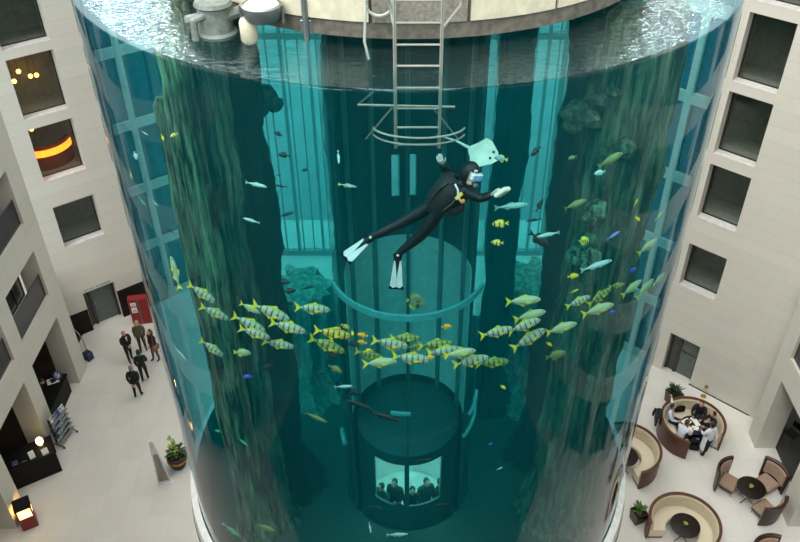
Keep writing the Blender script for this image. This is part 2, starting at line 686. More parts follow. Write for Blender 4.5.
def add_door(name, O, A, h, split):
    u0, u1, z0, z1 = h
    b = MB()
    b.box(((u0 + u1) / 2, 0.3, z1 - 0.05), (u1 - u0, 0.12, 0.1))
    for u in (u0 + 0.05, u1 - 0.05):
        b.box((u, 0.3, (z1 - 0.1) / 2), (0.1, 0.12, z1 - 0.1))
    us = u0 + 0.1 + (u1 - u0 - 0.2) * split
    b.box((us, 0.3, (z1 - 0.1) / 2), (0.13, 0.12, z1 - 0.1))
    d = tag(b.build(name, M_FRAME, loc=O, rz=A), kind='structure')
    MB().box(((u0 + 0.1 + us - 0.065) / 2, 0.32, (z1 - 0.1) / 2), (us - 0.165 - u0, 0.05, z1 - 0.1), bev=0.01).build('side_panel', M_DOOR2, d)
    MB().box(((us + 0.065 + u1 - 0.1) / 2, 0.32, (z1 - 0.1) / 2), (u1 - us - 0.165, 0.05, z1 - 0.1), bev=0.01).build('leaf', M_DOOR, d)
    MB().tube([(us + 0.13, 0.27, 0.85), (us + 0.13, 0.24, 0.87), (us + 0.13, 0.24, 1.2), (us + 0.13, 0.27, 1.22)], 0.015).build('door_handle', M_STEEL, d)
    return d


add_door('door_1', LO, LA, ldoor, 0.16)
dr = add_door('door_2', RO, RA, rdoor, 0.3)
MB().box((1.17, 0.28, 1.25), (0.8, 0.04, 0.05)).build('door_bar', M_DOOR2, dr)
# dark wood dado either side of the lobby door, and a low one round the corner
b = MB().box((0.36, -0.03, 0.6), (0.96, 0.06, 1.2), bev=0.01)
tag(b.build('trim_1', M_DARKWOOD, loc=LO, rz=LA), kind='structure')
b = MB().box((3.35, -0.03, 0.75), (2.2, 0.06, 1.5), bev=0.01)
tag(b.build('trim_2', M_DARKWOOD, loc=LO, rz=LA), kind='structure')

# ------------------------------------------------------------------ straight wings with balconies over an arcade
LWO, LWA = (-13.65, 0, 0), pi / 2
RWO, RWA = (13.3, 0, 0), -pi / 2
LEV = [(0.0, 3.68), (4.8, 6.9), (8.1, 10.28), (11.5, 13.7), (14.9, 17.1), (18.3, 20.5)]
lwu = [(21.43 - 3.5 * k, 24.12 - 3.5 * k) for k in range(6)]
rwu = [(-20.70 + 3.5 * k, -18.0 + 3.5 * k) for k in range(5)]
lwh = [(u[0], u[1], z[0], z[1]) for u in lwu for z in LEV]
rwh = [(u[0], u[1], z[0], z[1]) for u in rwu for z in LEV]
wall('wall_left_wing', LWO, LWA, -3.0, 25.05, 0, 22.5, 0.8, lwh, M_PIER)
wall('wall_right_wing', RWO, RWA, -21.45, 3.0, 0, 22.5, 0.8, rwh, M_PIER)
for side, (O, A, us, i0) in enumerate(((LWO, LWA, lwu, 1), (RWO, RWA, rwu, 40))):
    for k, u in enumerate(us):
        for z in LEV[1:]:
            add_window(O, A, (u[0] - 0.05, u[1] + 0.05, z[0] - 0.05, z[1] + 0.05), 0.95, sill=False, mull=3, pane=M_BALGLASS)
            r = MB().box(((u[0] + u[1]) / 2, 0.12, z[0] + 0.5), (u[1] - u[0] - 0.02, 0.03, 0.98))
            r = tag(r.build('balcony_railing', M_BALGLASS, loc=O, rz=A), kind='structure')
            MB().tube([(u[0] + 0.01, 0.12, z[0] + 1.01), (u[1] - 0.01, 0.12, z[0] + 1.01)], 0.025).build('handrail', M_FRAME, r)
# arcade rooms behind the piers
b = MB().add([(-22, -3, 3.75), (-14.45, -3, 3.75), (-14.45, 26.2, 3.75), (-22, 26.2, 3.75)], [[0, 1, 2, 3]])
b.add([(14.1, -3, 3.75), (22, -3, 3.75), (22, 26.2, 3.75), (14.1, 26.2, 3.75)], [[0, 1, 2, 3]])
tag(b.build('ceiling_arcade', M_ROOM), kind='structure')
b = MB().box((-18.6, 11.5, 1.87), (0.2, 29, 3.74))
b.box((-16.55, 25.85, 1.87), (3.9, 0.2, 3.74))
tag(b.build('wall_arcade_west', M_BROWNWALL), kind='structure')
tag(MB().box((19.0, 11.0, 1.87), (0.2, 28, 3.74)).build('wall_arcade_east', M_BROWNWALL), kind='structure')
wall('wall_back', (0, -3.0, 0), pi, -14, 14.3, 0, 22.5, 0.5,
     [(-12 + 3.2 * k, -10.3 + 3.2 * k, z, z + 2.0) for k in range(8) for z in (4.8, 8.1, 11.5, 14.9)], mat('dimmed_back_wall', (70, 66, 60), 0.6))  # unseen wall, coloured dark so the tank mirrors less of it
tag(MB().box((0, -4.2, 11), (30, 0.1, 22)).build('wall_back_rooms', M_ROOM), kind='structure')

# ------------------------------------------------------------------ glazed end wall behind the tank
EW = 33.0
b = MB()
x = -6.75
k = 0
while x <= 6.8:
    b.box((x, EW, 13.0), (0.11 if k % 3 == 0 else 0.05, 0.3 if k % 3 == 0 else 0.12, 26.0))
    x += (0.45, 0.32, 0.6, 0.24, 0.5)[k % 5]
    k += 1
for z in (0.15, 11.4, 14.8, 18.2, 21.6, 25.9):
    b.box((0, EW, z), (13.6, 0.22, 0.28))
tag(b.build('wall_end_glazing', M_MULL), kind='structure')
tag(MB().box((0, EW + 0.02, 13.0), (13.5, 0.02, 25.8)).build('window_end', glass_mat('curtain_glass', (0.78, 0.84, 0.84), 1.45)), kind='structure')
b = MB().box((-9.0, EW + 0.6, 11.5), (4.6, 0.3, 23.0)).box((9.0, EW + 0.6, 11.5), (4.8, 0.3, 23.0))
tag(b.build('wall_end_returns', M_STONE), kind='structure')

# ------------------------------------------------------------------ the aquarium
M_TANK = glass_mat('acrylic_tank', (0.98, 0.99, 0.99), 1.23, absorb=((0.25, 0.62, 0.72), 1.8))
M_SURF = glass_mat('water_surface', (0.86, 0.95, 0.95), 1.33, 0.04, (4.5, 0.024, (1.3, 2.2, 1.0)), 1.25)
M_BASE = mat('white_plinth', (214, 214, 210), 0.4)
M_SAND = mat('dark_gravel', (62, 66, 58), 0.95, scale=3)
aq = empty('aquarium', (TC.x, TC.y, 0), label='huge cylindrical glass aquarium filled with teal water in the middle of the atrium', cat='aquarium')
b = MB().lathe([(TR, TB - 0.2), (TR, TW + 0.02), (TR - 0.012, TW + 0.03), (TR - 0.12, TW + 0.005), (TR - 0.12, TB - 0.2)], n=128, loop=True)
b.build('glass_wall', M_TANK, aq)
SR = 1.72
b = MB().lathe([(TR - 0.125, TW), (4.6, TW), (3.6, TW), (2.6, TW), (SR + 0.02, TW)], n=128)
b.build('water_surface', M_SURF, aq, fix=False)
b = MB().lathe([(SR + 0.01, TB + 0.01), (SR + 0.01, TW - 0.01), (TR - 0.13, TW - 0.01), (TR - 0.13, TB + 0.01)], n=96, loop=True)
b.build('water', water_volume_mat(), aq)
b = MB().lathe([(SR, TB), (3.0, TB), (TR - 0.12, TB)], n=64)
b.build('tank_floor', M_SAND, aq)
b = MB().lathe([(TR + 0.05, 7.5), (TR + 0.18, 7.4), (TR + 0.22, 7.0), (TR + 0.2, 6.0), (TR + 0.06, 3.0), (TR + 0.06, 0.0), (TR + 0.02, 0.0), (TR + 0.02, 7.5)], n=128, loop=True)
b.build('base_plinth', M_BASE, aq)
b = MB().lathe([(TR - 0.1, 0.0), (TR - 0.1, TB - 0.2), (SR, TB - 0.2)], n=64)
b.build('base_core', M_BASE, aq)
b = MB().lathe([(TR + 0.18, 6.9), (TR + 0.235, 6.9), (TR + 0.235, 6.82), (TR + 0.18, 6.82)], n=128, loop=True)
b.build('base_joint', M_BLACK, aq)

# ------------------------------------------------------------------ lift shaft in the core
M_SHAFTGLASS = glass_mat('shaft_glass', (0.93, 0.97, 0.97), 1.2)
M_RING = mat('pale_ring', (150, 190, 188), 0.35)
M_SHAFTDARK = mat('shaft_bronze', (52, 72, 72), 0.6)
M_BRONZE = mat('tower_bronze', (30, 27, 20), 0.5, 0.3)
sh = empty('lift_shaft', (TC.x, TC.y, 0), label='round glass lift shaft rising through the core of the aquarium', cat='lift shaft')
MB().lathe([(SR, 4.0), (SR, 20.5), (SR - 0.05, 20.5), (SR - 0.05, 4.0)], n=64, loop=True).build('glass_tube', M_SHAFTGLASS, sh)
for z, w, r0, a0, a1 in ((13.55, 0.075, SR, -158, -22), (10.6, 0.04, SR, -103, -88), (9.0, 0.05, SR - 0.02, -38, 8), (9.6, 0.04, SR - 0.02, -30, -2), (8.2, 0.05, SR, -176, -158)):  # the shortest arc stands for a highlight on the landing ring
    MB().lathe([(r0 + 0.005, z - w), (r0 + 0.07, z - w), (r0 + 0.07, z + w), (r0 + 0.005, z + w)], n=40, a0=radians(a0), a1=radians(a1), loop=True).build('ring', M_RING, sh)
# dark steel half shell at the back of the shaft, with two small openings
b = MB()
for k in range(24):
    w0, w1 = radians(0 + 7.5 * k), radians(0 + 7.5 * (k + 1))
    zs = [4.0, 20.5]
    if k in (11, 13):
        zs = [4.0, 14.5, 15.6, 20.5]
    for i in range(0, len(zs), 2):
        b.lathe([(1.45, zs[i]), (1.5, zs[i]), (1.5, zs[i + 1]), (1.45, zs[i + 1])], n=1, a0=w0, a1=w1, loop=True)
b.build('back_shell', M_SHAFTDARK, sh)
MB().lathe([(1.42, 8.7), (1.448, 8.7), (1.448, 13.4), (1.42, 13.4)], n=24, a0=0, a1=pi, loop=True).build('lit_back_shell', mat('shaft_lit_tone', (206, 226, 222), 0.5), sh)  # pale sheet over the lower shell, its colour stands for light in the shaft
for w in (20, 55, 90, 125, 160):
    w = radians(w)
    MB().box((1.38 * cos(w), 1.38 * sin(w), 12.7), (0.09, 0.09, 15.4), w).build('guide_rail', M_MULL, sh)
for w in (-35, -90, -145):
    w = radians(w)
    MB().box(((SR - 0.02) * cos(w), (SR - 0.02) * sin(w), 12.7), (0.05, 0.05, 15.6), w).build('glazing_joint', M_SHAFTDARK, sh)

# lift car with a lit window
M_CARLIGHT = mat('car_lining', (226, 232, 226), 0.6)
car = empty('lift_car', (TC.x, TC.y, 0), label='dark lift car with a lit window low in the glass shaft', cat='lift')
CR, CZ0, CZ1 = 1.33, 4.7, 8.55
WA = radians(42)
f0, f1 = -pi / 2 - WA, -pi / 2 + WA
b = MB().lathe([(CR, CZ0), (CR, CZ1), (CR - 0.06, CZ1), (CR - 0.06, CZ0)], n=40, a0=f1, a1=f0 + 2 * pi, loop=True)
b.lathe([(CR, CZ0), (CR, 6.5), (CR - 0.06, 6.5), (CR - 0.06, CZ0)], n=12, a0=f0, a1=f1, loop=True)
b.lathe([(CR, 8.2), (CR, CZ1), (CR - 0.06, CZ1), (CR - 0.06, 8.2)], n=12, a0=f0, a1=f1, loop=True)
b.build('car_wall', M_SHAFTDARK, car)
MB().box((-0.03, -CR + 0.03, 7.35), (0.12, 0.07, 1.72)).build('window_post', M_SHAFTDARK, car)
MB().lathe([(CR - 0.02, 6.5), (CR - 0.02, 8.2), (CR - 0.04, 8.2), (CR - 0.04, 6.5)], n=12, a0=f0, a1=f1, loop=True).build('window_glass', M_SHAFTGLASS, car)
MB().lathe([(0, CZ1 + 0.35), (0.5, CZ1 + 0.32), (1.0, CZ1 + 0.2), (CR, CZ1), (CR - 0.06, CZ1 - 0.02), (0, CZ1 - 0.02)], n=40).build('car_roof', M_SHAFTDARK, car)
MB().lathe([(0, CZ0 + 0.02), (CR - 0.06, CZ0 + 0.02), (CR - 0.06, CZ0), (0, CZ0)], n=32).build('car_floor', M_CARLIGHT, car)
MB().lathe([(CR - 0.07, CZ0 + .05), (CR - 0.07, 8.45), (CR - 0.08, 8.45), (CR - 0.08, CZ0 + .05)], n=32, a0=f1, a1=f0 + 2 * pi, loop=True).build('car_lining', M_CARLIGHT, car)
M_GLOW = mat('ceiling_glow', (240, 240, 230), 0.5, emit=(235, 245, 235), estr=9.0)
MB().lathe([(0, CZ1 - 0.1), (0.9, CZ1 - 0.1), (0.9, CZ1 - 0.06), (0, CZ1 - 0.06)], n=24).build('ceiling_lamp', M_GLOW, car)

# tower and deck above the water
tw = empty('viewing_deck', (TC.x, TC.y, 0), label='round service deck with cream panels above the aquarium water', cat='platform')
M_CREAM = mat('cream_panel', (214, 208, 182), 0.45)
M_DECK = mat('deck_grey', (140, 136, 124), 0.8, scale=20, var=0.3)
M_LIP = mat('deck_lip', (104, 100, 90), 0.8, scale=9, var=0.35)
DR = 4.1
MB().lathe([(SR + 0.03, 21.2), (DR, 21.2), (DR, 20.8), (DR + .02, 20.78), (DR + .02, 20.6), (DR - 0.1, 20.56), (SR + 0.03, 20.56)], n=72, loop=True).build('deck_slab', M_LIP, tw)
MB().lathe([(SR + 0.03, 21.205), (DR - 0.1, 21.205), (DR - 0.1, 21.4), (SR + 0.03, 21.4)], n=72, loop=True).build('deck_top', M_DECK, tw)
for k in range(20):
    a = -pi + 2 * pi * k / 20 + radians(11.5)
    mi = M_DECK if k == 4 else M_CREAM
    MB().lathe([(DR + 0.01, 20.82), (DR + 0.05, 20.83), (DR + 0.05, 21.44), (DR + 0.01, 21.46)], n=5, a0=a, a1=a + 2 * pi / 20 - 0.012, loop=True).build('fascia_panel', mi, tw)
MB().lathe([(SR + 0.05, 21.4), (SR + 0.25, 21.4), (SR + 0.25, 30.0), (SR + 0.05, 30.0)], n=48, loop=True).build('tower', M_BRONZE, tw)


def drum_lamp(p, r, label):
    t = empty('floodlight', p, label=label, cat='lamp', group='round lamps on the deck edge')
    MB().lathe([(0, 0.0), (r * 0.8, 0.0), (r * 0.92, 0.05), (r, 0.16), (r, 0.2), (r * 0.9, 0.22), (r * 0.88, 0.18), (0, 0.17)], n=32).build('housing', M_STEEL, t)
    MB().lathe([(0, 0.18), (r * 0.86, 0.18), (r * 0.86, 0.205), (r * 0.5, 0.225), (0, 0.23)], n=32).build('lens', mat('lamp_lens', (232, 232, 228), 0.25), t)
    for s in (-1, 1):
        MB().box((s * r * 1.04, 0, 0.08), (0.03, 0.08, 0.24)).build('bracket', M_STEEL, t)
    return t


q = hor(262, 12, 10.75)
drum_lamp((q.x, q.y, q.z - .1), 0.27, 'round white floodlight on the deck edge beside the grey pump pipes')
q = hor(579, 6, 11.25)
drum_lamp((q.x, q.y, max(q.z - .1, 21.2)), 0.26, 'round white floodlight on the deck edge farther from the ladder')
M_GREYPIPE = mat('pump_grey', (112, 122, 116), 0.6, scale=8, var=0.3)
q = hor(212, -2, 11.0)
pm = empty('pump', (q.x, q.y, TW - 0.05), label='grey pump with fat pipes standing in the water at the deck edge', cat='pump')
MB().lathe([(0, 0), (0.34, 0), (0.36, 0.06), (0.3, 0.1), (0.28, 0.5), (0.33, 0.54), (0.3, 0.6), (0, 0.62)], n=24).build('housing', M_GREYPIPE, pm)
MB().tube([(-0.5, 0.1, 0.2), (-0.2, 0.0, 0.3), (0.1, -0.1, 0.32), (0.5, 0.1, 0.4), (0.7, 0.4, 0.42)], 0.1).build('pipe', M_GREYPIPE, pm)
MB().tube([(-0.3, -0.3, 0.02), (-0.3, -0.28, 0.35), (-0.1, -0.2, 0.42)], 0.07).build('pipe', M_GREYPIPE, pm)
q = hor(248, 24, 10.72)
MB().lathe([(0, 0), (0.08, 0.01), (0.12, 0.06), (0.12, 0.3), (0.09, 0.36), (0, 0.38)], n=20).build('float', M_CREAM, None, loc=(q.x, q.y, TW - 0.06))
pm.scale = (.8, .8, .8)
tag(bpy.data.objects['float'], 'cream round fender floating below the white floodlight by the pump', 'float')
q = hor(305, 14, 10.75)
st = empty('rail_post', (q.x, q.y, 20.5), label='short grey steel post on the deck edge between cream panels', cat='post')
MB().tube([(0, 0, 0.0), (0, 0, 0.9)], 0.045).build('tube', M_STEEL, st)
MB().box((0, 0.03, 0.18), (0.16, 0.05, 0.2), bev=0.01).build('clamp', M_STEEL, st)
q = hor(379, 4, 10.35)
hz = MB()
for k in range(3):
    hz.tube([(0.17 * cos(w * 2 * pi / 20), 0.04 * k - 0.05 * sin(w * 2 * pi / 20), 0.17 * sin(w * 2 * pi / 20) - 0.02 * k) for w in range(20)], 0.02, 6, closed=True)
hz.tube([(-0.17, 0, 0), (-0.2, 0, -0.5), (-0.15, 0.02, -0.75)], 0.018, 6)
tag(hz.build('hose', mat('white_hose', (196, 200, 190), 0.5), None, loc=(q.x, q.y, q.z)), 'white coiled hose hanging off the deck beside the ladder', 'hose')

# ladder with its underwater landing frame
LH = 9.8
pL, pR = hor(395, 68, LH), hor(441, 68, LH)
ld = empty('ladder', (pL.x, LH, TW), label='steel ladder going down from the deck into the water', cat='ladder')
W = pR.x - pL.x
M_LAD = mat('ladder_steel', (150, 152, 142), 0.35, 0.5)
for x in (0, W):
    MB().tube([(x, 0.9, 1.25), (x, 0.25, 1.4), (x, 0.0, 1.2), (x, 0, -1.15)], 0.024, 10).build('rail', M_LAD, ld)
for z in (0.87, 0.59, 0.31, 0.03, -0.27, -0.56, -0.84, -1.1):
    MB().tube([(0, 0, z), (W, 0, z)], 0.016, 8).build('rung', M_LAD, ld)
MB().tube([(W, 0, 0.52), (W + 0.25, 0.5, 0.62), (W + 0.25, 0.75, 0.64)], 0.02, 8).build('stay', M_LAD, ld)
MB().tube([(0, 0, 0.52), (-0.1, 0.75, 0.64)], 0.02, 8).build('stay', M_LAD, ld)
fr = []
p = [hor(455, 107, LH), hor(358, 105, LH), hor(373, 92, LH + .75)]
fr.append([(v.x - pL.x, v.y - LH, v.z - TW) for v in p])
for pts in fr:
    MB().tube(pts, 0.017, 8).build('landing_bar', M_LAD, ld)
c0 = hor(419, 130, LH)
MB().tube([(c0.x - pL.x + 0.62 * cos(radians(a)), 0.12 + 0.34 * sin(radians(a)), c0.z - TW) for a in range(-170, -9, 10)], 0.015, 8).build('landing_hoop', M_LAD, ld)
MB().tube([(c0.x - pL.x + 0.62 * cos(radians(a)), 0.12 + 0.34 * sin(radians(a)), c0.z - TW - 0.1) for a in range(-170, -9, 10)], 0.013, 8).build('landing_hoop', M_LAD, ld)
for a, e in ((395, 366), (430, 458)):
    v0, v1 = hor(a - (3 if a < 400 else -3), 108, LH), hor(e, 139, LH + 0.35)
    MB().tube([(v0.x - pL.x, 0, v0.z - TW), (v1.x - pL.x, 0.35, v1.z - TW)], 0.014, 8).build('brace', M_LAD, ld)

# ------------------------------------------------------------------ artificial reef columns and corals


def reef_mat(name, dark, algae, amt):
    m = bpy.data.materials.new(name)
    m.use_nodes = True
    nt = m.node_tree
    bs = nt.nodes['Principled BSDF']
    tc = nt.nodes.new('ShaderNodeTexCoord')
    mp = nt.nodes.new('ShaderNodeMapping')
    mp.inputs['Scale'].default_value = (4.5, 4.5, 0.45)
    nz = nt.nodes.new('ShaderNodeTexNoise')
    nz.inputs['Scale'].default_value = 1.6
    nz.inputs['Detail'].default_value = 6
    nz.inputs['Roughness'].default_value = 0.65
    nt.links.new(tc.outputs['Object'], mp.inputs[0])
    nt.links.new(mp.outputs[0], nz.inputs['Vector'])
    rp = nt.nodes.new('ShaderNodeValToRGB')
    e = rp.color_ramp.elements
    e[0].position = 0.42
    e[0].color = lin(dark) + (1,)
    e[1].position = amt
    e[1].color = lin(algae) + (1,)
    nt.links.new(nz.outputs['Fac'], rp.inputs[0])
    nt.links.new(rp.outputs[0], bs.inputs['Base Color'])
    bs.inputs['Roughness'].default_value = 0.9
    bp = nt.nodes.new('ShaderNodeBump')
    bp.inputs['Strength'].default_value = 0.8
    bp.inputs['Distance'].default_value = 0.1
    nt.links.new(nz.outputs['Fac'], bp.inputs['Height'])
    nt.links.new(bp.outputs[0], bs.inputs['Normal'])
    MATS[name] = m
    return m


M_ALGAE = reef_mat('algae_rock', (38, 40, 34), (170, 178, 136), 0.69)
M_PALEROCK = reef_mat('pale_rock', (110, 122, 108), (206, 212, 186), 0.7)
M_DARKROCK = reef_mat('dark_rock', (15, 16, 14), (46, 48, 34), 0.80)
M_CORALROCK = reef_mat('coral_rock', (62, 58, 48), (160, 150, 118), 0.72)


def n1(seed, *a):
    s = 0
    for i, x in enumerate(a):
        s += sin(x * (1.7 + 0.9 * i) + seed * 3.1 + i) + 0.5 * sin(x * (4.1 + 0.7 * i) + seed * 1.3) + 0.25 * sin(x * (9.3 + i) + seed * 2.2)
    return s / (1.75 * len(a))


def reef(name, x, y, r, z0, z1, material, label, seed, amp=0.22, lean=0.0):
    vs, fs, n = [], [], 36
    m = int((z1 - z0) / 0.16)
    for i in range(m + 1):
        z = z0 + (z1 - z0) * i / m
        cx = lean * (z - z0) / (z1 - z0) + 0.16 * r * n1(seed, z * 0.8)
        fl_ = 1 + 0.9 * max(0, 1 - (z - z0) / 1.6) ** 2
        if i == m:
            fl_ *= 0.5
        for k in range(n):
            w = 2 * pi * k / n
            rr = r * fl_ * (1 + amp * .8 * n1(seed + 1, z * 1.3 + 2 * cos(w), 3 * w) + amp * 1.1 * n1(seed + 5, cos(w) * 6, sin(w) * 6) + random.uniform(-.05, .05))
            vs.append((cx + rr * cos(w), rr * sin(w), z - z0))
    for i in range(m):
        for k in range(n):
            l = (k + 1) % n
            fs.append([i * n + k, i * n + l, (i + 1) * n + l, (i + 1) * n + k])
    fs.append([m * n + k for k in range(n)])
    fs.append([k for k in range(n - 1, -1, -1)])
    b = MB().add(vs, fs, 0, True)
    return tag(b.build(name, material, None, loc=(x, y, z0)), label, 'rock')


RZ = TB + 0.005


def at_px(px, y, yref=200):
    """x where the pixel column px meets depth plane y on row yref"""
    return hor(px, yref, y).x


for (px, y, r, ztop, m_, lab, sd) in (
        (183, 12.9, 0.17, 18.6, M_ALGAE, 'slim pale green algae column, outermost of the tall reef columns nearest the lobby people', 1),
        (199, 12.9, 0.25, 20.25, M_ALGAE, 'algae covered reef column with pale streaks, second from the slim pale one', 2),
        (221, 13.5, 0.42, 20.2, M_CORALROCK, 'brown green reef column, third from the slim pale algae column', 3),
        (250, 14.6, 0.52, 20.3, M_DARKROCK, 'near-black reef column edging the bright strip beside the diver fins', 4)):
    reef('reef_column', at_px(px, y), y, r, RZ, ztop, m_, lab, sd)
for (px, y, r, ztop, m_, lab, sd) in (
        (572, 15.6, 0.46, 20.2, M_DARKROCK, 'near-black reef column edging the bright strip beside the diver hand', 5),
        (600, 13.6, 0.5, 19.9, M_CORALROCK, 'lumpy coral-grown reef column behind the spotted yellow fish', 6),
        (630, 13.4, 0.4, 20.1, M_CORALROCK, 'grey green reef column nearest the armchairs side of the glass', 7),
        (505, 17.6, 0.40, 20.2, M_DARKROCK, 'dark reef column behind the lift shaft beside the diver hand', 8),
        (346, 17.9, 0.36, 20.2, M_DARKROCK, 'dark reef column behind the lift shaft beside the diver fins', 9)):
    reef('reef_column', at_px(px, y), y, r, RZ, ztop, m_, lab, sd)


for (px, y, r, zt, lab, sd) in ((301, 18.6, .9, 9.9, 'low mottled reef mound at the foot of the bright strip beside the diver fins', 21), (533, 18.7, .9, 10.2, 'low mottled reef mound at the foot of the bright strip beside the diver hand', 22)):
    reef('reef_mound', at_px(px, y, 320), y, r, RZ, zt, M_PALEROCK, lab, sd, 0.3)


def coral(px, py, y, r, label, seed, material=M_CORALROCK, flat=0.6):
    p = hor(px, py, y)
    b = MB()
    rnd = random.Random(seed)
    for k in range(7):
        a = rnd.uniform(0, 2 * pi)
        b.ball((r * 0.7 * cos(a) * rnd.random(), r * 0.6 * sin(a) * rnd.random(), r * 0.5 * rnd.uniform(-.8, .8)), (r * rnd.uniform(.4, .65), r * rnd.uniform(.4, .6), r * flat * rnd.uniform(.4, .7)), 10)
    for v in range(len(b.v)):
        x, yy, z = b.v[v]
        s = 1 + 0.14 * n1(seed, x * 9, yy * 9, z * 9)
        b.v[v] = (x * s, yy * s, z * s)
    return tag(b.build('coral', material, None, loc=p), label, 'coral', 'coral heads on the reef columns')


coral(584, 118, 13.2, 0.42, 'broad shelf coral high on the reef, just under the water surface', 11, M_CORALROCK, 0.5)
coral(610, 90, 13.3, 0.34, 'round coral head right below the glittering water edge', 12)
coral(618, 150, 13.1, 0.36, 'grey green coral lump between the shelf coral and the blue fish', 13)
coral(592, 212, 13.0, 0.34, 'pale green coral fan under the olive fish', 14, M_ALGAE, 0.5)
coral(590, 252, 13.0, 0.40, 'green coral mound behind the spotted yellow fish', 15, M_ALGAE, 0.8)
coral(560, 352, 14.6, 0.42, 'dark round coral lump beside the bright strip under the fish school', 16, M_DARKROCK, 0.9)
coral(270, 392, 14.2, 0.55, 'large dark coral overhang under the fish school by the bright strip', 17, M_DARKROCK, 0.8)
coral(266, 100, 15.0, 0.36, 'brown coral knob near the water surface on the dark column', 18, M_CORALROCK, 0.9)
for q, (px, py, y) in enumerate(((430, 262, 11.6), (455, 255, 11.8), (405, 268, 11.7))):
    pass

# ------------------------------------------------------------------ fish
M_EYE = mat('fish_eye', (10, 10, 10), 0.2)
M_YFIN = mat('yellow_fin', (214, 204, 56), 0.5)


def body_loft(secs, n=14):
    """secs: x, half height, half width, z centre"""
    vs, fs = [], []
    for x, h, w, zc in secs:
        for k in range(n):
            a = 2 * pi * k / n
            vs.append((x, w * sin(a) * (0.85 + 0.15 * abs(sin(a))), zc + h * cos(a)))
    for i in range(len(secs) - 1):
        for k in range(n):
            l = (k + 1) % n
            fs.append([i * n + k, i * n + l, (i + 1) * n + l, (i + 1) * n + k])
    fs.append([k for k in range(n - 1, -1, -1)])
    fs.append([(len(secs) - 1) * n + k for k in range(n)])
    return vs, fs


SHAPES = {
    'jack': dict(sec=[(-.34, .022, .014, 0), (-.26, .05, .03, 0), (-.12, .105, .06, 0), (.06, .14, .08, 0), (.22, .135, .08, 0), (.36, .105, .062, -.004), (.45, .06, .036, -.012), (.495, .018, .012, -.018)],
                 tail=[(-.33, .02), (-.5, .16), (-.44, .02), (-.44, -.02), (-.5, -.16), (-.33, -.02)],
                 dorsal=[(.16, .12), (.08, .2), (-.02, .15), (-.24, .075), (-.24, .045), (.1, .11)],
                 anal=[(.06, -.125), (.0, -.19), (-.08, -.13), (-.24, -.07), (-.24, -.04), (.0, -.11)], eye=(.40, .025)),
    'slim': dict(sec=[(-.36, .016, .012, 0), (-.25, .035, .025, 0), (-.05, .075, .045, 0), (.18, .085, .05, 0), (.36, .065, .04, 0), (.46, .035, .024, -.004), (.5, .01, .008, -.006)],
                 tail=[(-.35, .015), (-.5, .1), (-.45, 0), (-.5, -.1), (-.35, -.015)],
                 dorsal=[(.12, .075), (.04, .125), (-.1, .085), (-.1, .05), (.08, .07)],
                 anal=[(-.02, -.07), (-.1, -.115), (-.2, -.055), (-.2, -.03), (-.04, -.06)], eye=(.41, .015)),
    'oval': dict(sec=[(-.3, .04, .02, 0), (-.2, .1, .045, 0), (-.04, .19, .075, 0), (.14, .215, .085, 0), (.3, .175, .075, 0), (.42, .1, .05, -.01), (.49, .03, .02, -.015)],
                 tail=[(-.29, .035), (-.5, .15), (-.43, 0), (-.5, -.15), (-.29, -.035)],
                 dorsal=[(.2, .19), (.08, .27), (-.14, .24), (-.22, .11), (-.2, .07), (.1, .19)],
                 anal=[(.04, -.19), (-.08, -.27), (-.2, -.2), (-.22, -.08), (-.04, -.16)], eye=(.36, .05)),
    'disc': dict(sec=[(-.34, .05, .02, 0), (-.26, .17, .04, 0), (-.1, .33, .065, 0), (.1, .37, .075, 0), (.27, .28, .065, 0), (.39, .14, .045, -.02), (.48, .03, .015, -.03)],
                 tail=[(-.33, .05), (-.5, .11), (-.48, 0), (-.5, -.11), (-.33, -.05)],
                 dorsal=[(.16, .34), (-.06, .46), (-.3, .36), (-.3, .12), (-.08, .3)],
                 anal=[(.1, -.33), (-.1, -.46), (-.3, -.34), (-.3, -.12), (-.08, -.3)], eye=(.37, .03)),
}
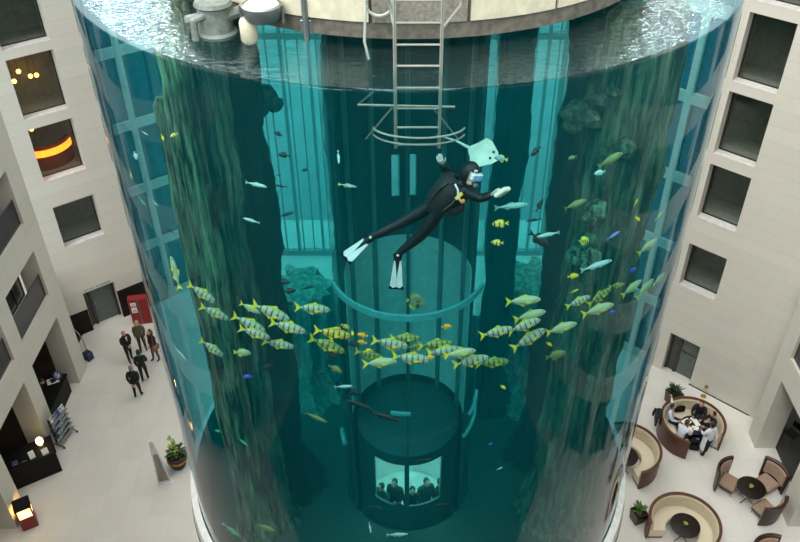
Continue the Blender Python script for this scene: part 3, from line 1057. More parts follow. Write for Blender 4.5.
SKINS = {
    'striped': (lambda: banded_mat('fish_striped', (160, 176, 156), (76, 92, 70), (146, 166, 92)), M_YFIN),
    'golden': (lambda: banded_mat('fish_golden', (196, 176, 70), (52, 50, 26), (150, 140, 50)), M_YFIN),
    'darkbar': (lambda: banded_mat('fish_darkbar', (146, 158, 84), (44, 56, 34), (110, 126, 44)), M_YFIN),
    'pale': (lambda: mat('fish_pale', (178, 206, 196), 0.35, var=0.1), mat('fin_pale', (150, 176, 168), 0.5)),
    'palegold': (lambda: mat('fish_palegold', (164, 180, 138), 0.35, var=0.1), M_YFIN),
    'dark': (lambda: mat('fish_dark', (34, 42, 40), 0.5), mat('fin_dark', (24, 32, 32), 0.5)),
    'olive': (lambda: mat('fish_olive', (118, 130, 76), 0.5, var=0.25), mat('fin_olive', (104, 112, 60), 0.5)),
    'yellow': (lambda: mat('fish_yellow', (240, 206, 30), 0.4), M_YFIN),
    'orange': (lambda: mat('fish_orange', (234, 160, 28), 0.4), mat('fin_orange', (236, 180, 40), 0.5)),
    'blue': (lambda: mat('fish_blue', (64, 84, 200), 0.4), mat('fin_blue', (90, 104, 214), 0.5)),
    'violet': (lambda: mat('fish_violet', (128, 140, 214), 0.4), mat('fin_violet', (110, 120, 200), 0.5)),
    'butterfly': (lambda: banded_mat('fish_butterfly', (226, 220, 120), (36, 40, 36), (224, 210, 40), 22.0, 0.55), M_YFIN),
    'spotted': (lambda: banded_mat('fish_spotted', (222, 220, 90), (30, 40, 30), (220, 216, 70), 34.0, 0.2), M_YFIN),
    'bat': (lambda: banded_mat('fish_bat', (104, 136, 96), (50, 74, 66), (90, 120, 80), 14.0, 0.5), mat('fin_bat', (150, 156, 60), 0.5)),
    'green': (lambda: mat('fish_green', (70, 170, 130), 0.4), mat('fin_green', (60, 190, 140), 0.5)),
    'yellowtail': (lambda: mat('fish_silverblue', (120, 160, 168), 0.4), M_YFIN),
}
SKIN_DONE, PROTO = {}, {}


def fish(name, shape, skin, tail, head, dd, label, group):
    """a fish with its tail and head seen at these points, dd metres behind the inner face of the glass"""
    if skin not in SKIN_DONE:
        SKIN_DONE[skin] = (SKINS[skin][0](), SKINS[skin][1])
    key = (shape, skin)
    if key not in PROTO:
        sp = SHAPES[shape]
        vs, fs = body_loft(sp['sec'])
        bm_, fm = SKIN_DONE[skin]
        b = MB().add(vs, fs, 0, True)
        ex, ez = sp['eye']
        w = [s for s in sp['sec'] if s[0] < ex][-1][2]
        for s in (-1, 1):
            b.ball((ex, s * w * 0.78, ez), 0.017, 8, 1)
        o = b.build(name, [bm_, M_EYE], None)
        MB().prism(sp['tail'], 0.012).build('tail_fin', fm, o)
        MB().prism(sp['dorsal'], 0.01).build('dorsal_fin', fm, o)
        MB().prism(sp['anal'], 0.01).build('anal_fin', fm, o)
        for s in (-1, 1):
            MB().prism([(.24, -.02), (.1, .0), (.06, -.05), (.12, -.08)], 0.008, off=s * (w + 0.03)).build('pectoral_fin', fm, o)
        note_kids(o)
        PROTO[key] = o
        first = True
    else:
        o = copy_tree(PROTO[key])
        first = False
    o.name = name
    mx, my = (tail[0] + head[0]) / 2, (tail[1] + head[1]) / 2
    t = cyl_t(mx, my, TR - 0.14) + dd / 0.86
    d0 = ray(mx, my) * t
    # depth plane through the middle of the fish
    fwd = Vector((0, cos(TH), -sin(TH)))
    dep = d0.dot(fwd)
    cam0 = Vector((0, 0, HC))

    def pt(px, py):
        d = ray(px, py)
        return cam0 + d * (dep / d.dot(fwd))
    a, c = pt(*tail), pt(*head)
    X = (c - a)
    L = X.length
    X.normalize()
    up = Vector((0, 0.32, 1.0))
    if abs(X.dot(up.normalized())) > 0.88:
        up = Vector((1, 0, 0.2))
    Z = (up - X * up.dot(X)).normalized()
    Y = Z.cross(X)
    R = Matrix((X, Y, Z)).transposed().to_4x4()
    L *= 1.05 if shape == 'jack' else 1.0
    o.matrix_world = Matrix.Translation((a + c) / 2) @ R @ Matrix.Diagonal((L, L, L, 1))
    # keep clear of the shaft and inside the glass
    tag(o, label, 'fish', group)
    return o


ORD = ['first', 'second', 'third', 'fourth', 'fifth', 'sixth', 'seventh', 'eighth', 'ninth', 'tenth', 'eleventh', 'twelfth', 'thirteenth', 'fourteenth',
       'fifteenth', 'sixteenth', 'seventeenth', 'eighteenth', 'nineteenth', 'twentieth', 'twenty-first', 'twenty-second', 'twenty-third', 'twenty-fourth',
       'twenty-fifth', 'twenty-sixth', 'twenty-seventh', 'twenty-eighth', 'twenty-ninth', 'thirtieth', 'thirty-first', 'thirty-second', 'thirty-third',
       'thirty-fourth', 'thirty-fifth', 'thirty-sixth', 'thirty-seventh', 'thirty-eighth', 'thirty-ninth', 'fortieth']
SCHOOL = [
    ('striped', (188, 284), (215.5, 302)), ('striped', (200, 306), (229, 319)), ('striped', (232.5, 315.5), (265.5, 331.5)),
    ('striped', (239, 328), (270, 338)), ('striped', (262.5, 341), (294, 347)), ('palegold', (240, 303), (260, 313)),
    ('striped', (252, 304), (290, 320)), ('striped', (270, 322), (306, 332)), ('striped', (200, 340), (223.6, 356)),
    ('striped', (295, 307), (330, 310)), ('golden', (314, 330), (351, 336)), ('darkbar', (309, 338), (345, 352)),
    ('striped', (372, 340), (408, 346.5)), ('darkbar', (390, 338), (420, 338)), ('darkbar', (405, 348), (425, 347)),
    ('darkbar', (355, 351), (383, 358)), ('palegold', (363, 364), (396, 361)), ('striped', (392, 356), (430, 360)),
    ('darkbar', (418, 346), (453, 343)), ('striped', (427, 353), (463, 349)), ('palegold', (444, 356), (475, 350)),
    ('striped', (453, 365), (489, 357)), ('darkbar', (476, 364), (509, 361)), ('striped', (480, 336), (513, 328)),
    ('striped', (508, 332), (540, 319)), ('palegold', (514, 320), (545, 311)), ('striped', (512, 349), (545, 329)),
    ('palegold', (506, 302), (540, 299)), ('palegold', (546, 333), (576, 323)), ('striped', (566, 307), (590, 296)),
    ('darkbar', (588, 305), (611, 288)), ('palegold', (582, 315), (613, 304)), ('darkbar', (609, 287), (625, 284)),
    ('palegold', (622, 296), (641, 280)), ('palegold', (636, 299), (653, 279)), ('palegold', (653, 285), (665, 273)),
    ('palegold', (638, 254), (657, 239))]
SCHOOL.sort(key=lambda s: s[1][0] + s[2][0])
LOOK = {'striped': 'silvery striped fish with yellow tail', 'golden': 'big golden dark-barred fish', 'darkbar': 'dark-barred green fish with yellow tail', 'palegold': 'plain pale yellow fish with yellow tail'}
for k, (skin, tl, hd) in enumerate(SCHOOL):
    fish('striped_fish', 'jack', skin, tl, hd, 0.45 + 0.35 * ((k * 7) % 5) / 5 + (0.4 if skin == 'darkbar' else 0), '%s, %s along the school from the algae columns' % (LOOK[skin], ORD[k]), 'school of striped yellow-tailed fish')

OTHER = [  # name, shape, skin, tail, head, depth, label
    ('slim_fish', 'slim', 'palegold', (180, 290), (171, 256), 0.2, 'slim yellow green fish swimming straight up beside the algae columns'),
    ('slim_fish', 'slim', 'pale', (174, 346), (187, 361), 0.2, 'slim pale grey fish nosing down near the glass edge above the planter'),
    ('round_fish', 'oval', 'palegold', (233, 352), (251, 353), 0.8, 'round pale yellow fish below the start of the school'),
    ('dark_fish', 'oval', 'dark', (276, 364.5), (262, 369), 1.6, 'dull dark fish on the coral overhang beside the round pale yellow one'),
    ('blue_fish', 'oval', 'blue', (253, 376), (243, 377), 0.8, 'small blue fish with black coral behind it, low under the school'),
    ('slim_fish', 'slim', 'pale', (580, 271), (612, 260), 0.8, 'long pale teal fish above the school near the reef'),
    ('small_fish', 'oval', 'yellow', (567, 277), (579, 275), 1.0, 'small yellow fish by the tail of the long pale teal fish'),
    ('slim_fish', 'slim', 'yellow', (570, 293), (579, 289), 1.0, 'thin small yellow fish above the school by the reef'),
    ('blue_fish', 'oval', 'blue', (629, 272), (637, 268), 0.8, 'small deep blue fish between two pale yellow fish of the school'),
    ('blue_fish', 'oval', 'blue', (608, 313), (616, 311), 1.0, 'small deep blue fish below the end of the school'),
    ('blue_fish', 'slim', 'violet', (606, 240), (620, 231), 0.8, 'violet blue fish above the long pale teal fish'),
    ('butterfly_fish', 'disc', 'spotted', (579, 241), (590, 240), 0.9, 'spotted yellow and black fish in front of the coral'),
    ('slim_fish', 'slim', 'pale', (560, 232), (537, 237), 0.9, 'pale slim fish beside a dark fish at the edge of the bright strip'),
    ('dark_fish', 'oval', 'dark', (529, 232), (549, 246), 1.1, 'dark fish nosing down at the edge of the bright strip'),
    ('butterfly_fish', 'oval', 'butterfly', (509, 223), (492, 224), 0.6, 'yellow black-barred fish right under the diver hand'),
    ('butterfly_fish', 'oval', 'butterfly', (504, 243), (491, 242), 0.6, 'yellow black-barred fish, lower of the pair under the diver hand'),
    ('dark_fish', 'oval', 'dark', (541, 146), (531, 156), 1.3, 'small dark fish high on the bright strip near the diver hand'),
    ('dark_fish', 'oval', 'dark', (536, 212), (543, 199), 1.3, 'dark oval fish standing upright on the bright strip'),
    ('dark_fish', 'slim', 'dark', (542, 219), (526, 221), 1.3, 'long dark fish lying across the bright strip under the upright one'),
    ('round_fish', 'oval', 'pale', (606, 171), (594, 174), 1.0, 'pale blue round fish high in front of the reef'),
    ('round_fish', 'oval', 'olive', (577, 156), (568, 159), 1.2, 'small pale olive fish high beside the bright strip'),
    ('olive_fish', 'jack', 'olive', (564, 209), (586, 200), 1.0, 'olive fish in front of the dark column below the pale blue one'),
    ('olive_fish', 'jack', 'olive', (598, 167), (622, 153), 1.1, 'large olive fish above the pale blue round fish'),
    ('dark_fish', 'oval', 'dark', (283, 136), (274, 132), 1.5, 'small dark fish, topmost on the bright strip left of the shaft'.replace(' left of the shaft', ' beside the reef')),
    ('dark_fish', 'oval', 'dark', (290, 156), (278, 154), 1.5, 'small dark fish, second from the top on the bright reef-side strip'),
    ('dark_fish', 'oval', 'dark', (301, 171), (308, 169), 1.5, 'tiny dark fish in the middle of the bright strip above the fins'),
    ('dark_fish', 'slim', 'dark', (288, 187), (274, 185), 1.5, 'dark slim fish just beside a silvery one on the strip'),
    ('dark_fish', 'slim', 'dark', (278, 217), (294, 212), 1.5, 'dark slim fish on the strip beside the lower silvery fish'),
    ('dark_fish', 'slim', 'dark', (282, 174), (276, 176), 1.5, 'tiny dark fish at the strip edge above the silvery fish'),
    ('silvery_fish', 'slim', 'pale', (245, 182), (267, 187), 0.9, 'silvery slim fish crossing the dark column, upper of the two'),
    ('silvery_fish', 'slim', 'pale', (260, 223), (243, 218), 0.9, 'silvery slim fish crossing the dark column, lower of the two'),
    ('slim_fish', 'slim', 'yellowtail', (338, 184), (357, 187), 0.9, 'silver blue fish with yellow tail in front of the shaft glass'),
    ('slim_fish', 'slim', 'pale', (338, 150), (339, 164), 1.2, 'small pale fish hanging upright above the silver blue one'),
    ('small_fish', 'oval', 'yellow', (161, 134), (164, 141), 0.3, 'small yellow fish above the slim algae column'),
    ('butterfly_fish', 'oval', 'butterfly', (178, 133), (170, 137), 0.4, 'small yellow white and black fish at the top of the slim column'),
    ('slim_fish', 'slim', 'pale', (141, 131), (148, 135), 0.2, 'small pale teal fish nearest the water surface by the facade windows'),
    ('round_fish', 'oval', 'pale', (134, 151), (137, 160), 0.2, 'small white fish nosing down by the glass edge'),
    ('small_fish', 'slim', 'green', (138, 152), (144, 155), 0.3, 'small green fish beside the white nosing-down fish'),
    ('small_fish', 'slim', 'yellow', (130, 171), (132, 179), 0.2, 'thin yellow fish lowest of the little group at the glass edge'),
    ('small_fish', 'slim', 'green', (138, 196), (146, 206), 0.2, 'thin dark green fish diving by the glass edge'),
    ('slim_fish', 'slim', 'pale', (152, 200), (158, 206), 0.3, 'thin white fish diving beside the dark green one'),
    ('dark_fish', 'slim', 'dark', (165, 227), (174, 233), 0.3, 'small dark fish beside the algae columns above the upright slim fish'),
    ('batfish', 'disc', 'bat', (406, 300), (426, 303), 1.0, 'round greenish banded fish under the diver fins'),
    ('small_fish', 'oval', 'orange', (441, 327), (452, 326), 0.8, 'small orange fish alone above the school under the ring'),
    ('small_fish', 'oval', 'orange', (368, 336), (357, 334), 0.7, 'small orange fish in the gap of the school, upper of two'),
    ('small_fish', 'oval', 'orange', (367, 343), (357, 341), 0.7, 'small orange fish in the gap of the school, lower of two'),
    ('small_fish', 'oval', 'yellow', (364, 352), (371, 349), 0.5, 'small bright yellow fish at the tail of the pale lower fish'),
    ('small_fish', 'oval', 'golden', (341, 324), (350, 329), 0.7, 'small dark and yellow fish over the big golden one'),
    ('small_fish', 'oval', 'orange', (332, 330), (341, 328), 0.9, 'small orange fish touching the back of the big golden one'),
    ('small_fish', 'oval', 'yellow', (352, 330), (353, 336), 0.7, 'tiny upright yellow fish at the nose of the big golden one'),
    ('small_fish', 'oval', 'orange', (424, 358), (435, 357), 0.6, 'small orange fish squeezed between striped fish of the lower row'),
    ('small_fish', 'oval', 'orange', (390, 350), (398, 348), 0.9, 'small orange fish under the belly of a striped one'),
    ('dark_fish', 'oval', 'dark', (346, 342), (357, 346), 0.7, 'small black fish at the nose of the big golden fish'),
    ('dark_fish', 'oval', 'dark', (325, 352), (337, 358), 0.9, 'dark fish just under the dark-barred one'),
    ('dark_fish', 'oval', 'olive', (328, 365), (342, 372), 1.0, 'olive fish, second in the line of fish sinking below the school'),
    ('dark_fish', 'slim', 'dark', (314, 375), (327, 372), 1.2, 'dull dark fish on the strip beside the sinking line'),
    ('dark_fish', 'slim', 'dark', (325, 380), (336, 386), 1.2, 'dark slim fish, third in the sinking line below the school'),
    ('silvery_fish', 'slim', 'pale', (334, 387), (353, 386), 0.9, 'silvery slim fish above the black ones below the school'),
    ('dark_fish', 'oval', 'dark', (347, 391), (360, 394), 1.0, 'black oval fish below the silvery slim one'),
    ('dark_fish', 'slim', 'dark', (342, 398), (371, 409), 0.9, 'large black fish, biggest of the sinking line'),
    ('dark_fish', 'slim', 'dark', (368, 411), (400, 421), 0.9, 'long black fish, last of the sinking line'),
    ('dark_fish', 'slim', 'olive', (304, 412), (327, 422), 1.0, 'dull long fish across the lower bright strip'),
    ('dark_fish', 'oval', 'dark', (278, 281), (290, 283), 1.4, 'dark fish on the bright strip, upper of three above the school'),
    ('dark_fish', 'oval', 'dark', (283, 292), (296, 290), 1.4, 'dark arched fish on the bright strip, middle of three'),
    ('dark_fish', 'oval', 'dark', (286, 302), (294, 304), 1.2, 'dark fish on the bright strip behind a yellow tail'),
    ('dark_fish', 'slim', 'dark', (300, 289), (315, 286), 1.5, 'faint dark fish beside the three dark ones of the strip'),
    ('small_fish', 'oval', 'yellow', (500, 385), (506, 389), 0.5, 'lone small yellow fish below the end of the lower row'),
    ('blue_fish', 'oval', 'blue', (488, 445), (493, 443), 0.8, 'tiny blue fish low in the tank near the lift car'),
    ('slim_fish', 'slim', 'pale', (496, 470), (503, 467), 0.6, 'tiny white fish low in the tank near the lift car'),
    ('dark_fish', 'slim', 'dark', (414, 460), (433, 460), 1.5, 'dark fish above the lit lift window'),
    ('dark_fish', 'slim', 'dark', (366, 506), (382, 508), 1.2, 'dark fish under the lit window, nearest the algae columns'),
    ('dark_fish', 'slim', 'dark', (389, 502), (405, 506), 1.2, 'dark fish across the sill of the lit window by its post'),
    ('dark_fish', 'slim', 'dark', (431, 506), (448, 504), 1.2, 'dark fish under the lit window, nearest the armchairs'),
    ('small_fish', 'slim', 'pale', (369, 522), (371, 533), 0.8, 'tiny upright pale fish below the lift window'),
    ('slim_fish', 'slim', 'pale', (386, 535), (408, 534), 0.8, 'pale slim fish low below the lift window'),
    ('olive_fish', 'jack', 'olive', (255, 524), (275, 531), 0.8, 'dull green fish lowest in the tank near the planter'),
    ('small_fish', 'oval', 'green', (202, 404), (208, 405), 0.3, 'tiny bright green fish near the glass above the planter'),
    ('small_fish', 'oval', 'green', (214, 430), (221, 432), 0.5, 'tiny green fish below the bright green one'),
    ('small_fish', 'slim', 'green', (237, 437), (248, 446), 0.6, 'green fish nosing down low in the dark water'),
    ('slim_fish', 'slim', 'green', (222, 523), (241, 537), 0.2, 'bright green fish-shaped reflection near the bottom edge of the glass'),  # fish shape put in for a glowing green reflection
    ('round_fish', 'oval', 'yellowtail', (508, 160), (494, 157), 0.9, 'teal fish with yellow tail beside the pale ray'),
    ('slim_fish', 'slim', 'pale', (494, 208), (528, 204), 1.6, 'faint pale fish behind the white cleaning pad'),
    ('slim_fish', 'slim', 'palegold', (655, 221), (663, 211), 0.15, 'thin yellow green fish highest at the glass edge near the facade windows'),
    ('small_fish', 'slim', 'yellow', (634, 207), (638, 198), 0.4, 'thin yellow and blue fish in front of the grey green column'),
    ('small_fish', 'oval', 'yellow', (635, 216), (640, 221), 0.4, 'small bright yellow fish below the thin yellow and blue one'),
    ('round_fish', 'oval', 'olive', (545, 358), (566, 352), 1.0, 'dark olive fish below the end of the striped school'),
    ('small_fish', 'oval', 'yellow', (546, 342), (552, 346), 0.8, 'tiny yellow fish between the olive fish and the school'),
]
for (nm, shp, sk, tl, hd, dd, lab) in OTHER:
    fish(nm, shp, sk, tl, hd, dd, lab, 'scattered fish in the tank')

# pale ray gliding above the diver
pr = hor(482, 153, 10.6)
ry = MB()
outl = [(0.55, 0.0), (0.42, 0.22), (0.1, 0.5), (-0.12, 0.55), (-0.25, 0.3), (-0.42, 0.08), (-0.42, -0.08), (-0.25, -0.3), (-0.12, -0.55), (0.1, -0.5), (0.42, -0.22)]
n = len(outl)
vs = [(x * 0.5, y * 0.5, 0.0) for x, y in outl] + [(x * 0.28, y * 0.25, 0.05) for x, y in outl] + [(x * 0.28, y * 0.25, -0.03) for x, y in outl] + [(0, 0, 0.06), (0, 0, -0.035)]
fs = []
for i in range(n):
    j = (i + 1) % n
    fs += [[i, j, n + j, n + i], [j, i, 2 * n + i, 2 * n + j], [n + i, n + j, 3 * n], [2 * n + j, 2 * n + i, 3 * n + 1]]
ry.add(vs, fs, 0, True)
ro = ry.build('stingray', mat('ray_skin', (196, 206, 190), 0.6, var=0.15), None, loc=pr)
ro.rotation_euler = (radians(24), radians(8), radians(-28))
tag(ro, 'pale flat ray gliding above the diver hand below the ladder', 'ray')
MB().tube([(-0.2, 0, 0), (-0.45, 0.02, 0.02), (-0.75, 0.0, 0.0)], [0.025, 0.014, 0.004], 6).build('tail', MATS['ray_skin'], ro)
for s in (-1, 1):
    MB().ball((0.16, s * 0.06, 0.05), 0.02, 8).build('eye', M_EYE, ro)
# ------------------------------------------------------------------ people


def skin_mesh(J, E, root, sub=1):
    """grow one continuous surface over a skeleton; J: name -> (point, rx, ry)"""
    me = bpy.data.meshes.new('skeleton')
    names = list(J)
    idx = {n_: i for i, n_ in enumerate(names)}
    me.from_pydata([tuple(J[n_][0]) for n_ in names], [(idx[a], idx[b]) for a, b in E], [])
    o = bpy.data.objects.new('skeleton', me)
    COL.objects.link(o)
    md = o.modifiers.new('skin', 'SKIN')
    md.use_smooth_shade = True
    md.branch_smoothing = 0.6
    sv = me.skin_vertices[0].data
    for n_ in names:
        sv[idx[n_]].radius = (J[n_][1], J[n_][2])
        sv[idx[n_]].use_root = (n_ == root)
    if sub:
        s = o.modifiers.new('sub', 'SUBSURF')
        s.levels = s.render_levels = sub
    dg = bpy.context.evaluated_depsgraph_get()
    dg.update()
    ev = o.evaluated_get(dg)
    m2 = ev.to_mesh()
    V = [v.co.copy() for v in m2.vertices]
    F = [list(p.vertices) for p in m2.polygons]
    ev.to_mesh_clear()
    bpy.data.objects.remove(o)
    bpy.data.meshes.remove(me)
    return V, F


def seg_dist(p, a, b):
    ab = b - a
    t = max(0, min(1, (p - a).dot(ab) / max(ab.length_squared, 1e-9)))
    return (p - a - ab * t).length


def add_hand(b, wrist, d, up, size, mi, curl=0.5, side=1):
    """palm, four unequal bent fingers and a thumb from the side of the palm"""
    d = Vector(d).normalized()
    up = Vector(up)
    up = (up - d * up.dot(d)).normalized()      # back of the hand
    sd = d.cross(up).normalized() * side        # towards the thumb
    w = Vector(wrist)
    pl = size * 0.5
    b.tube([w - d * 0.02, w + d * pl * 0.25, w + d * pl * 0.8, w + d * pl], [size * .16, size * .22, size * .25, size * .2], 8, mi, flat=(up, 0.5, 1.0))
    for k, ln in enumerate((0.44, 0.5, 0.47, 0.36)):
        p = w + d * pl * 0.92 + sd * size * (0.17 - 0.115 * k)
        a1, a2 = curl * 0.6, curl * 1.4
        q1 = p + (d * cos(a1) - up * sin(a1)) * size * ln * 0.5
        q2 = q1 + (d * cos(a2) - up * sin(a2)) * size * ln * 0.5
        b.tube([p, q1, q2], [size * .058, size * .052, size * .04], 6, mi)
    p = w + d * pl * 0.3 + sd * size * 0.18
    q1 = p + (d * 0.6 + sd * 0.7 - up * 0.2).normalized() * size * 0.22
    q2 = q1 + (d * 0.9 + sd * 0.15 - up * 0.35).normalized() * size * 0.18
    b.tube([p, q1, q2], [size * .075, size * .06, size * .045], 6, mi)


EDGES = [('pel', 'waist'), ('waist', 'chest'), ('chest', 'neck'), ('neck', 'head'), ('head', 'crown'),
         ('chest', 'shL'), ('shL', 'elL'), ('elL', 'wrL'), ('chest', 'shR'), ('shR', 'elR'), ('elR', 'wrR'),
         ('pel', 'hipL'), ('hipL', 'knL'), ('knL', 'anL'), ('anL', 'toL'), ('pel', 'hipR'), ('hipR', 'knR'), ('knR', 'anR'), ('anR', 'toR')]
RAD = dict(pel=(.18, .14), waist=(.17, .13), chest=(.19, .14), neck=(.06, .06), head=(.078, .09), crown=(.06, .07),
           sh=(.088, .088), el=(.063, .063), wr=(.04, .04), hip=(.11, .11), kn=(.066, .066), an=(.046, .046), to=(.04, .035))


def joints_stand(armL=None, armR=None, step=0.06, bend=0.0):
    J = dict(pel=(0, 0, .95), waist=(0, .0 + bend * .3, 1.12), chest=(0, bend * .6, 1.33), neck=(0, .01 + bend, 1.5), head=(0, .03 + bend * 1.2, 1.62), crown=(0, .02 + bend * 1.3, 1.7))
    for s, n_, arm in ((-1, 'L', armL), (1, 'R', armR)):
        J['sh' + n_] = (s * .185, bend * .7, 1.41)
        J['el' + n_], J['wr' + n_] = arm or ((s * .215, -.03 + bend, 1.13), (s * .19, .06 + bend, .89))
        J['hip' + n_] = (s * .09, 0, .9)
        J['kn' + n_] = (s * .1, s * step * .5 + .02, .5)
        J['an' + n_] = (s * .11, s * step, .085)
        J['to' + n_] = (s * .13, s * step + .16, .045)
    return J


def joints_sit(lean=0.05, armL=None, armR=None, seat=0.47):
    z = seat
    J = dict(pel=(0, -.02, z + .1), waist=(0, lean * .3, z + .28), chest=(0, lean * .8, z + .48), neck=(0, lean * 1.1, z + .65), head=(0, lean * 1.4 + .03, z + .77), crown=(0, lean * 1.4 + .02, z + .85))
    for s, n_, arm in ((-1, 'L', armL), (1, 'R', armR)):
        J['sh' + n_] = (s * .185, lean * .9, z + .57)
        J['el' + n_], J['wr' + n_] = arm or ((s * .25, lean + .12, z + .3), (s * .16, lean + .36, z + .27))
        J['hip' + n_] = (s * .09, .04, z + .08)
        J['kn' + n_] = (s * .13, .46, z + .06)
        J['an' + n_] = (s * .13, .44, .085)
        J['to' + n_] = (s * .14, .6, .045)
    return J


def person(label, loc, yaw, J, top, legs, skin_=(196, 150, 124), hair_=(40, 30, 24), shoes=(20, 18, 18), scale=1.0, group=None, hair_long=False, bald=False, shirt=None, tie=None):
    Jv = {}
    for n_, p in J.items():
        k = n_ if n_ in RAD else n_[:-1]
        Jv[n_] = (Vector(p), RAD[k][0], RAD[k][1])
    V, F = skin_mesh(Jv, EDGES, 'pel')
    kind = {}
    for a, b_ in EDGES:
        t = 0
        if b_ in ('neck',):
            t = 0
        elif b_ in ('head', 'crown'):
            t = 2
        elif b_[:2] in ('kn', 'an') or b_[:3] == 'hip':
            t = 1
        elif b_[:2] == 'to':
            t = 3
        kind[(a, b_)] = t
    kind[('pel', 'waist')] = 0
    b = MB()
    P = {n_: v[0] for n_, v in Jv.items()}
    fmi = []
    for f in F:
        c = sum((V[i] for i in f), Vector()) / len(f)
        best = min(EDGES, key=lambda e: seg_dist(c, P[e[0]], P[e[1]]) - 0.5 * min(Jv[e[0]][1], Jv[e[1]][1]))
        mi = kind[best]
        if (c - P['head']).length < 0.17 and c.z > P['neck'].z - 0.0:
            mi = 2
        fmi.append(mi)
    b.v = [tuple(v) for v in V]
    b.f = F
    b.mi = fmi
    b.sm = [True] * len(F)
    h = P['head']
    fw = Vector((0, 1, 0))
    b.ball(h + Vector((0, .012, .03)), (.078, .098, .115), 14, 2)
    b.ball(h + Vector((0, .045, -.055)), (.05, .055, .045), 10, 2)
    b.tube([h + Vector((0, .1, .045)), h + Vector((0, .118, .005)), h + Vector((0, .098, -.004))], [.011, .017, .012], 8, 2)
    for s in (-1, 1):
        b.ball(h + Vector((s * .034, .096, .035)), (.014, .008, .009), 8, 4)
        b.ball(h + Vector((s * .08, -.005, .015)), (.012, .024, .034), 8, 2)
    b.ball(h + Vector((0, .098, -.04)), (.026, .008, .008), 8, 5)
    for n_, s in (('L', 1), ('R', -1)):
        w, e = P['wr' + n_], P['el' + n_]
        add_hand(b, w, w - e, Vector((-s * 0.9, 0.3, 0.3)), .185, 2, 0.5, s)
    m_top = mat('cloth_%d_%d_%d' % top, top, 0.85, scale=14)
    m_leg = mat('cloth_%d_%d_%d' % legs, legs, 0.85, scale=14)
    m_skin = mat('skin_%d_%d_%d' % skin_, skin_, 0.55)
    m_shoe = mat('shoe_%d_%d_%d' % shoes, shoes, 0.4)
    o = b.build('person', [m_top, m_leg, m_skin, m_shoe, M_EYE, mat('lips', (150, 84, 76), 0.5)], None, loc=loc, rz=yaw, fix=False)
    o.scale = (scale,) * 3
    tag(o, label, 'person', group)
    if not bald:
        hb = MB()
        hb.ball(h + Vector((0, -.018, .058)), (.088, .1, .1), 14)
        hb.ball(h + Vector((0, -.05, .0)), (.08, .066, .09), 12)
        if hair_long:
            hb.tube([h + Vector((0, -.06, .02)), h + Vector((0, -.075, -.1)), h + Vector((0, -.08, -.2))], [.08, .08, .05], 10)
        hb.build('hair', mat('hair_%d_%d_%d' % hair_, hair_, 0.7, scale=40, var=0.3), o)
    else:
        hb = MB().lathe([(.082, -.02), (.09, .0), (.088, .03), (.08, .03), (.078, -.02)], c=(h.x, h.y - .012, h.z + .02), n=16, a0=radians(160), a1=radians(380), loop=True)
        hb.build('hair', mat('hair_%d_%d_%d' % hair_, hair_, 0.7, scale=40, var=0.3), o)
    if shirt:
        c, nk = P['chest'], P['neck']
        MB().prism([(-.045, nk.z - .03), (.045, nk.z - .03), (0.0, c.z - .12)], .02, 'y', off=max(c.y, nk.y * .6) + .135).build('shirt', mat('cloth_%d_%d_%d' % shirt, shirt, 0.8), o)
    return o


def face_yaw(p, q):
    return atan2(-(q[0] - p[0]), q[1] - p[1])


# the group standing in the lobby
G = Vector((-11.15, 24.9, 0))
lobby = [
    (139, 397, 'person in dark suit with grey hair standing with hands held behind, nearest the planter', dict(armL=((-.22, -.08, 1.14), (-.08, -.19, .92)), armR=((.22, -.08, 1.14), (.08, -.19, .92))), (22, 24, 32), (20, 20, 26), dict(hair_=(120, 116, 110))),
    (146, 381, 'person in black coat with bright green scarf, between the grey-haired one and the others', dict(armR=((.23, .0, 1.14), (.14, .18, .98))), (24, 22, 24), (22, 22, 26), dict()),
    (131, 361, 'balding person in black suit and white shirt standing nearest the dark wall panel', dict(armL=((-.22, .04, 1.14), (-.05, .2, 1.02)), armR=((.22, .04, 1.14), (.05, .2, .98))), (18, 18, 22), (18, 18, 22), dict(bald=True, hair_=(80, 70, 60), shirt=(220, 220, 220))),
    (144, 351, 'person in olive jacket and dark jeans standing in front of the red cabinet', dict(), (92, 86, 62), (36, 40, 52), dict(hair_=(150, 130, 100))),
    (157, 360, 'person in black jacket with brown shoulder bag standing beside the tank glass', dict(armL=((-.25, .1, 1.15), (-.1, .24, 1.0))), (30, 28, 30), (70, 78, 96), dict(hair_=(70, 46, 30), hair_long=True)),
]
for (px, py, lab, pose, top, legs, kw) in lobby:
    p = fl(px, py)
    yw = face_yaw(p, G)
    J = joints_stand(**pose)
    o = person(lab, (p.x, p.y, 0.006), yw, J, top, legs, group='people standing in the lobby', **kw)
    if 'green scarf' in lab:
        MB().tube([(-.07, .06, 1.5), (0, .1, 1.46), (.07, .06, 1.5), (.06, -.05, 1.52), (-.06, -.05, 1.52)], .032, 8, closed=True).tube([(.02, .115, 1.46), (.03, .155, 1.36), (.04, .16, 1.22)], [.035, .04, .035], 8).build('scarf', mat('green_scarf', (20, 150, 110), 0.8), o)
    if 'shoulder bag' in lab:
        bag = MB().box((-.27, .1, .95), (.12, .34, .28), bev=.04)
        bag.tube([(-.27, .0, 1.08), (-.2, .0, 1.3), (-.13, .02, 1.46)], .014, 6).tube([(-.27, .2, 1.08), (-.2, .14, 1.3), (-.13, .06, 1.46)], .014, 6)
        ob = bag.build('shoulder_bag', mat('brown_leather', (120, 78, 40), 0.5), None, loc=(p.x, p.y, 0.006), rz=yw)
        tag(ob, 'brown leather shoulder bag hanging from the person beside the tank glass', 'bag')

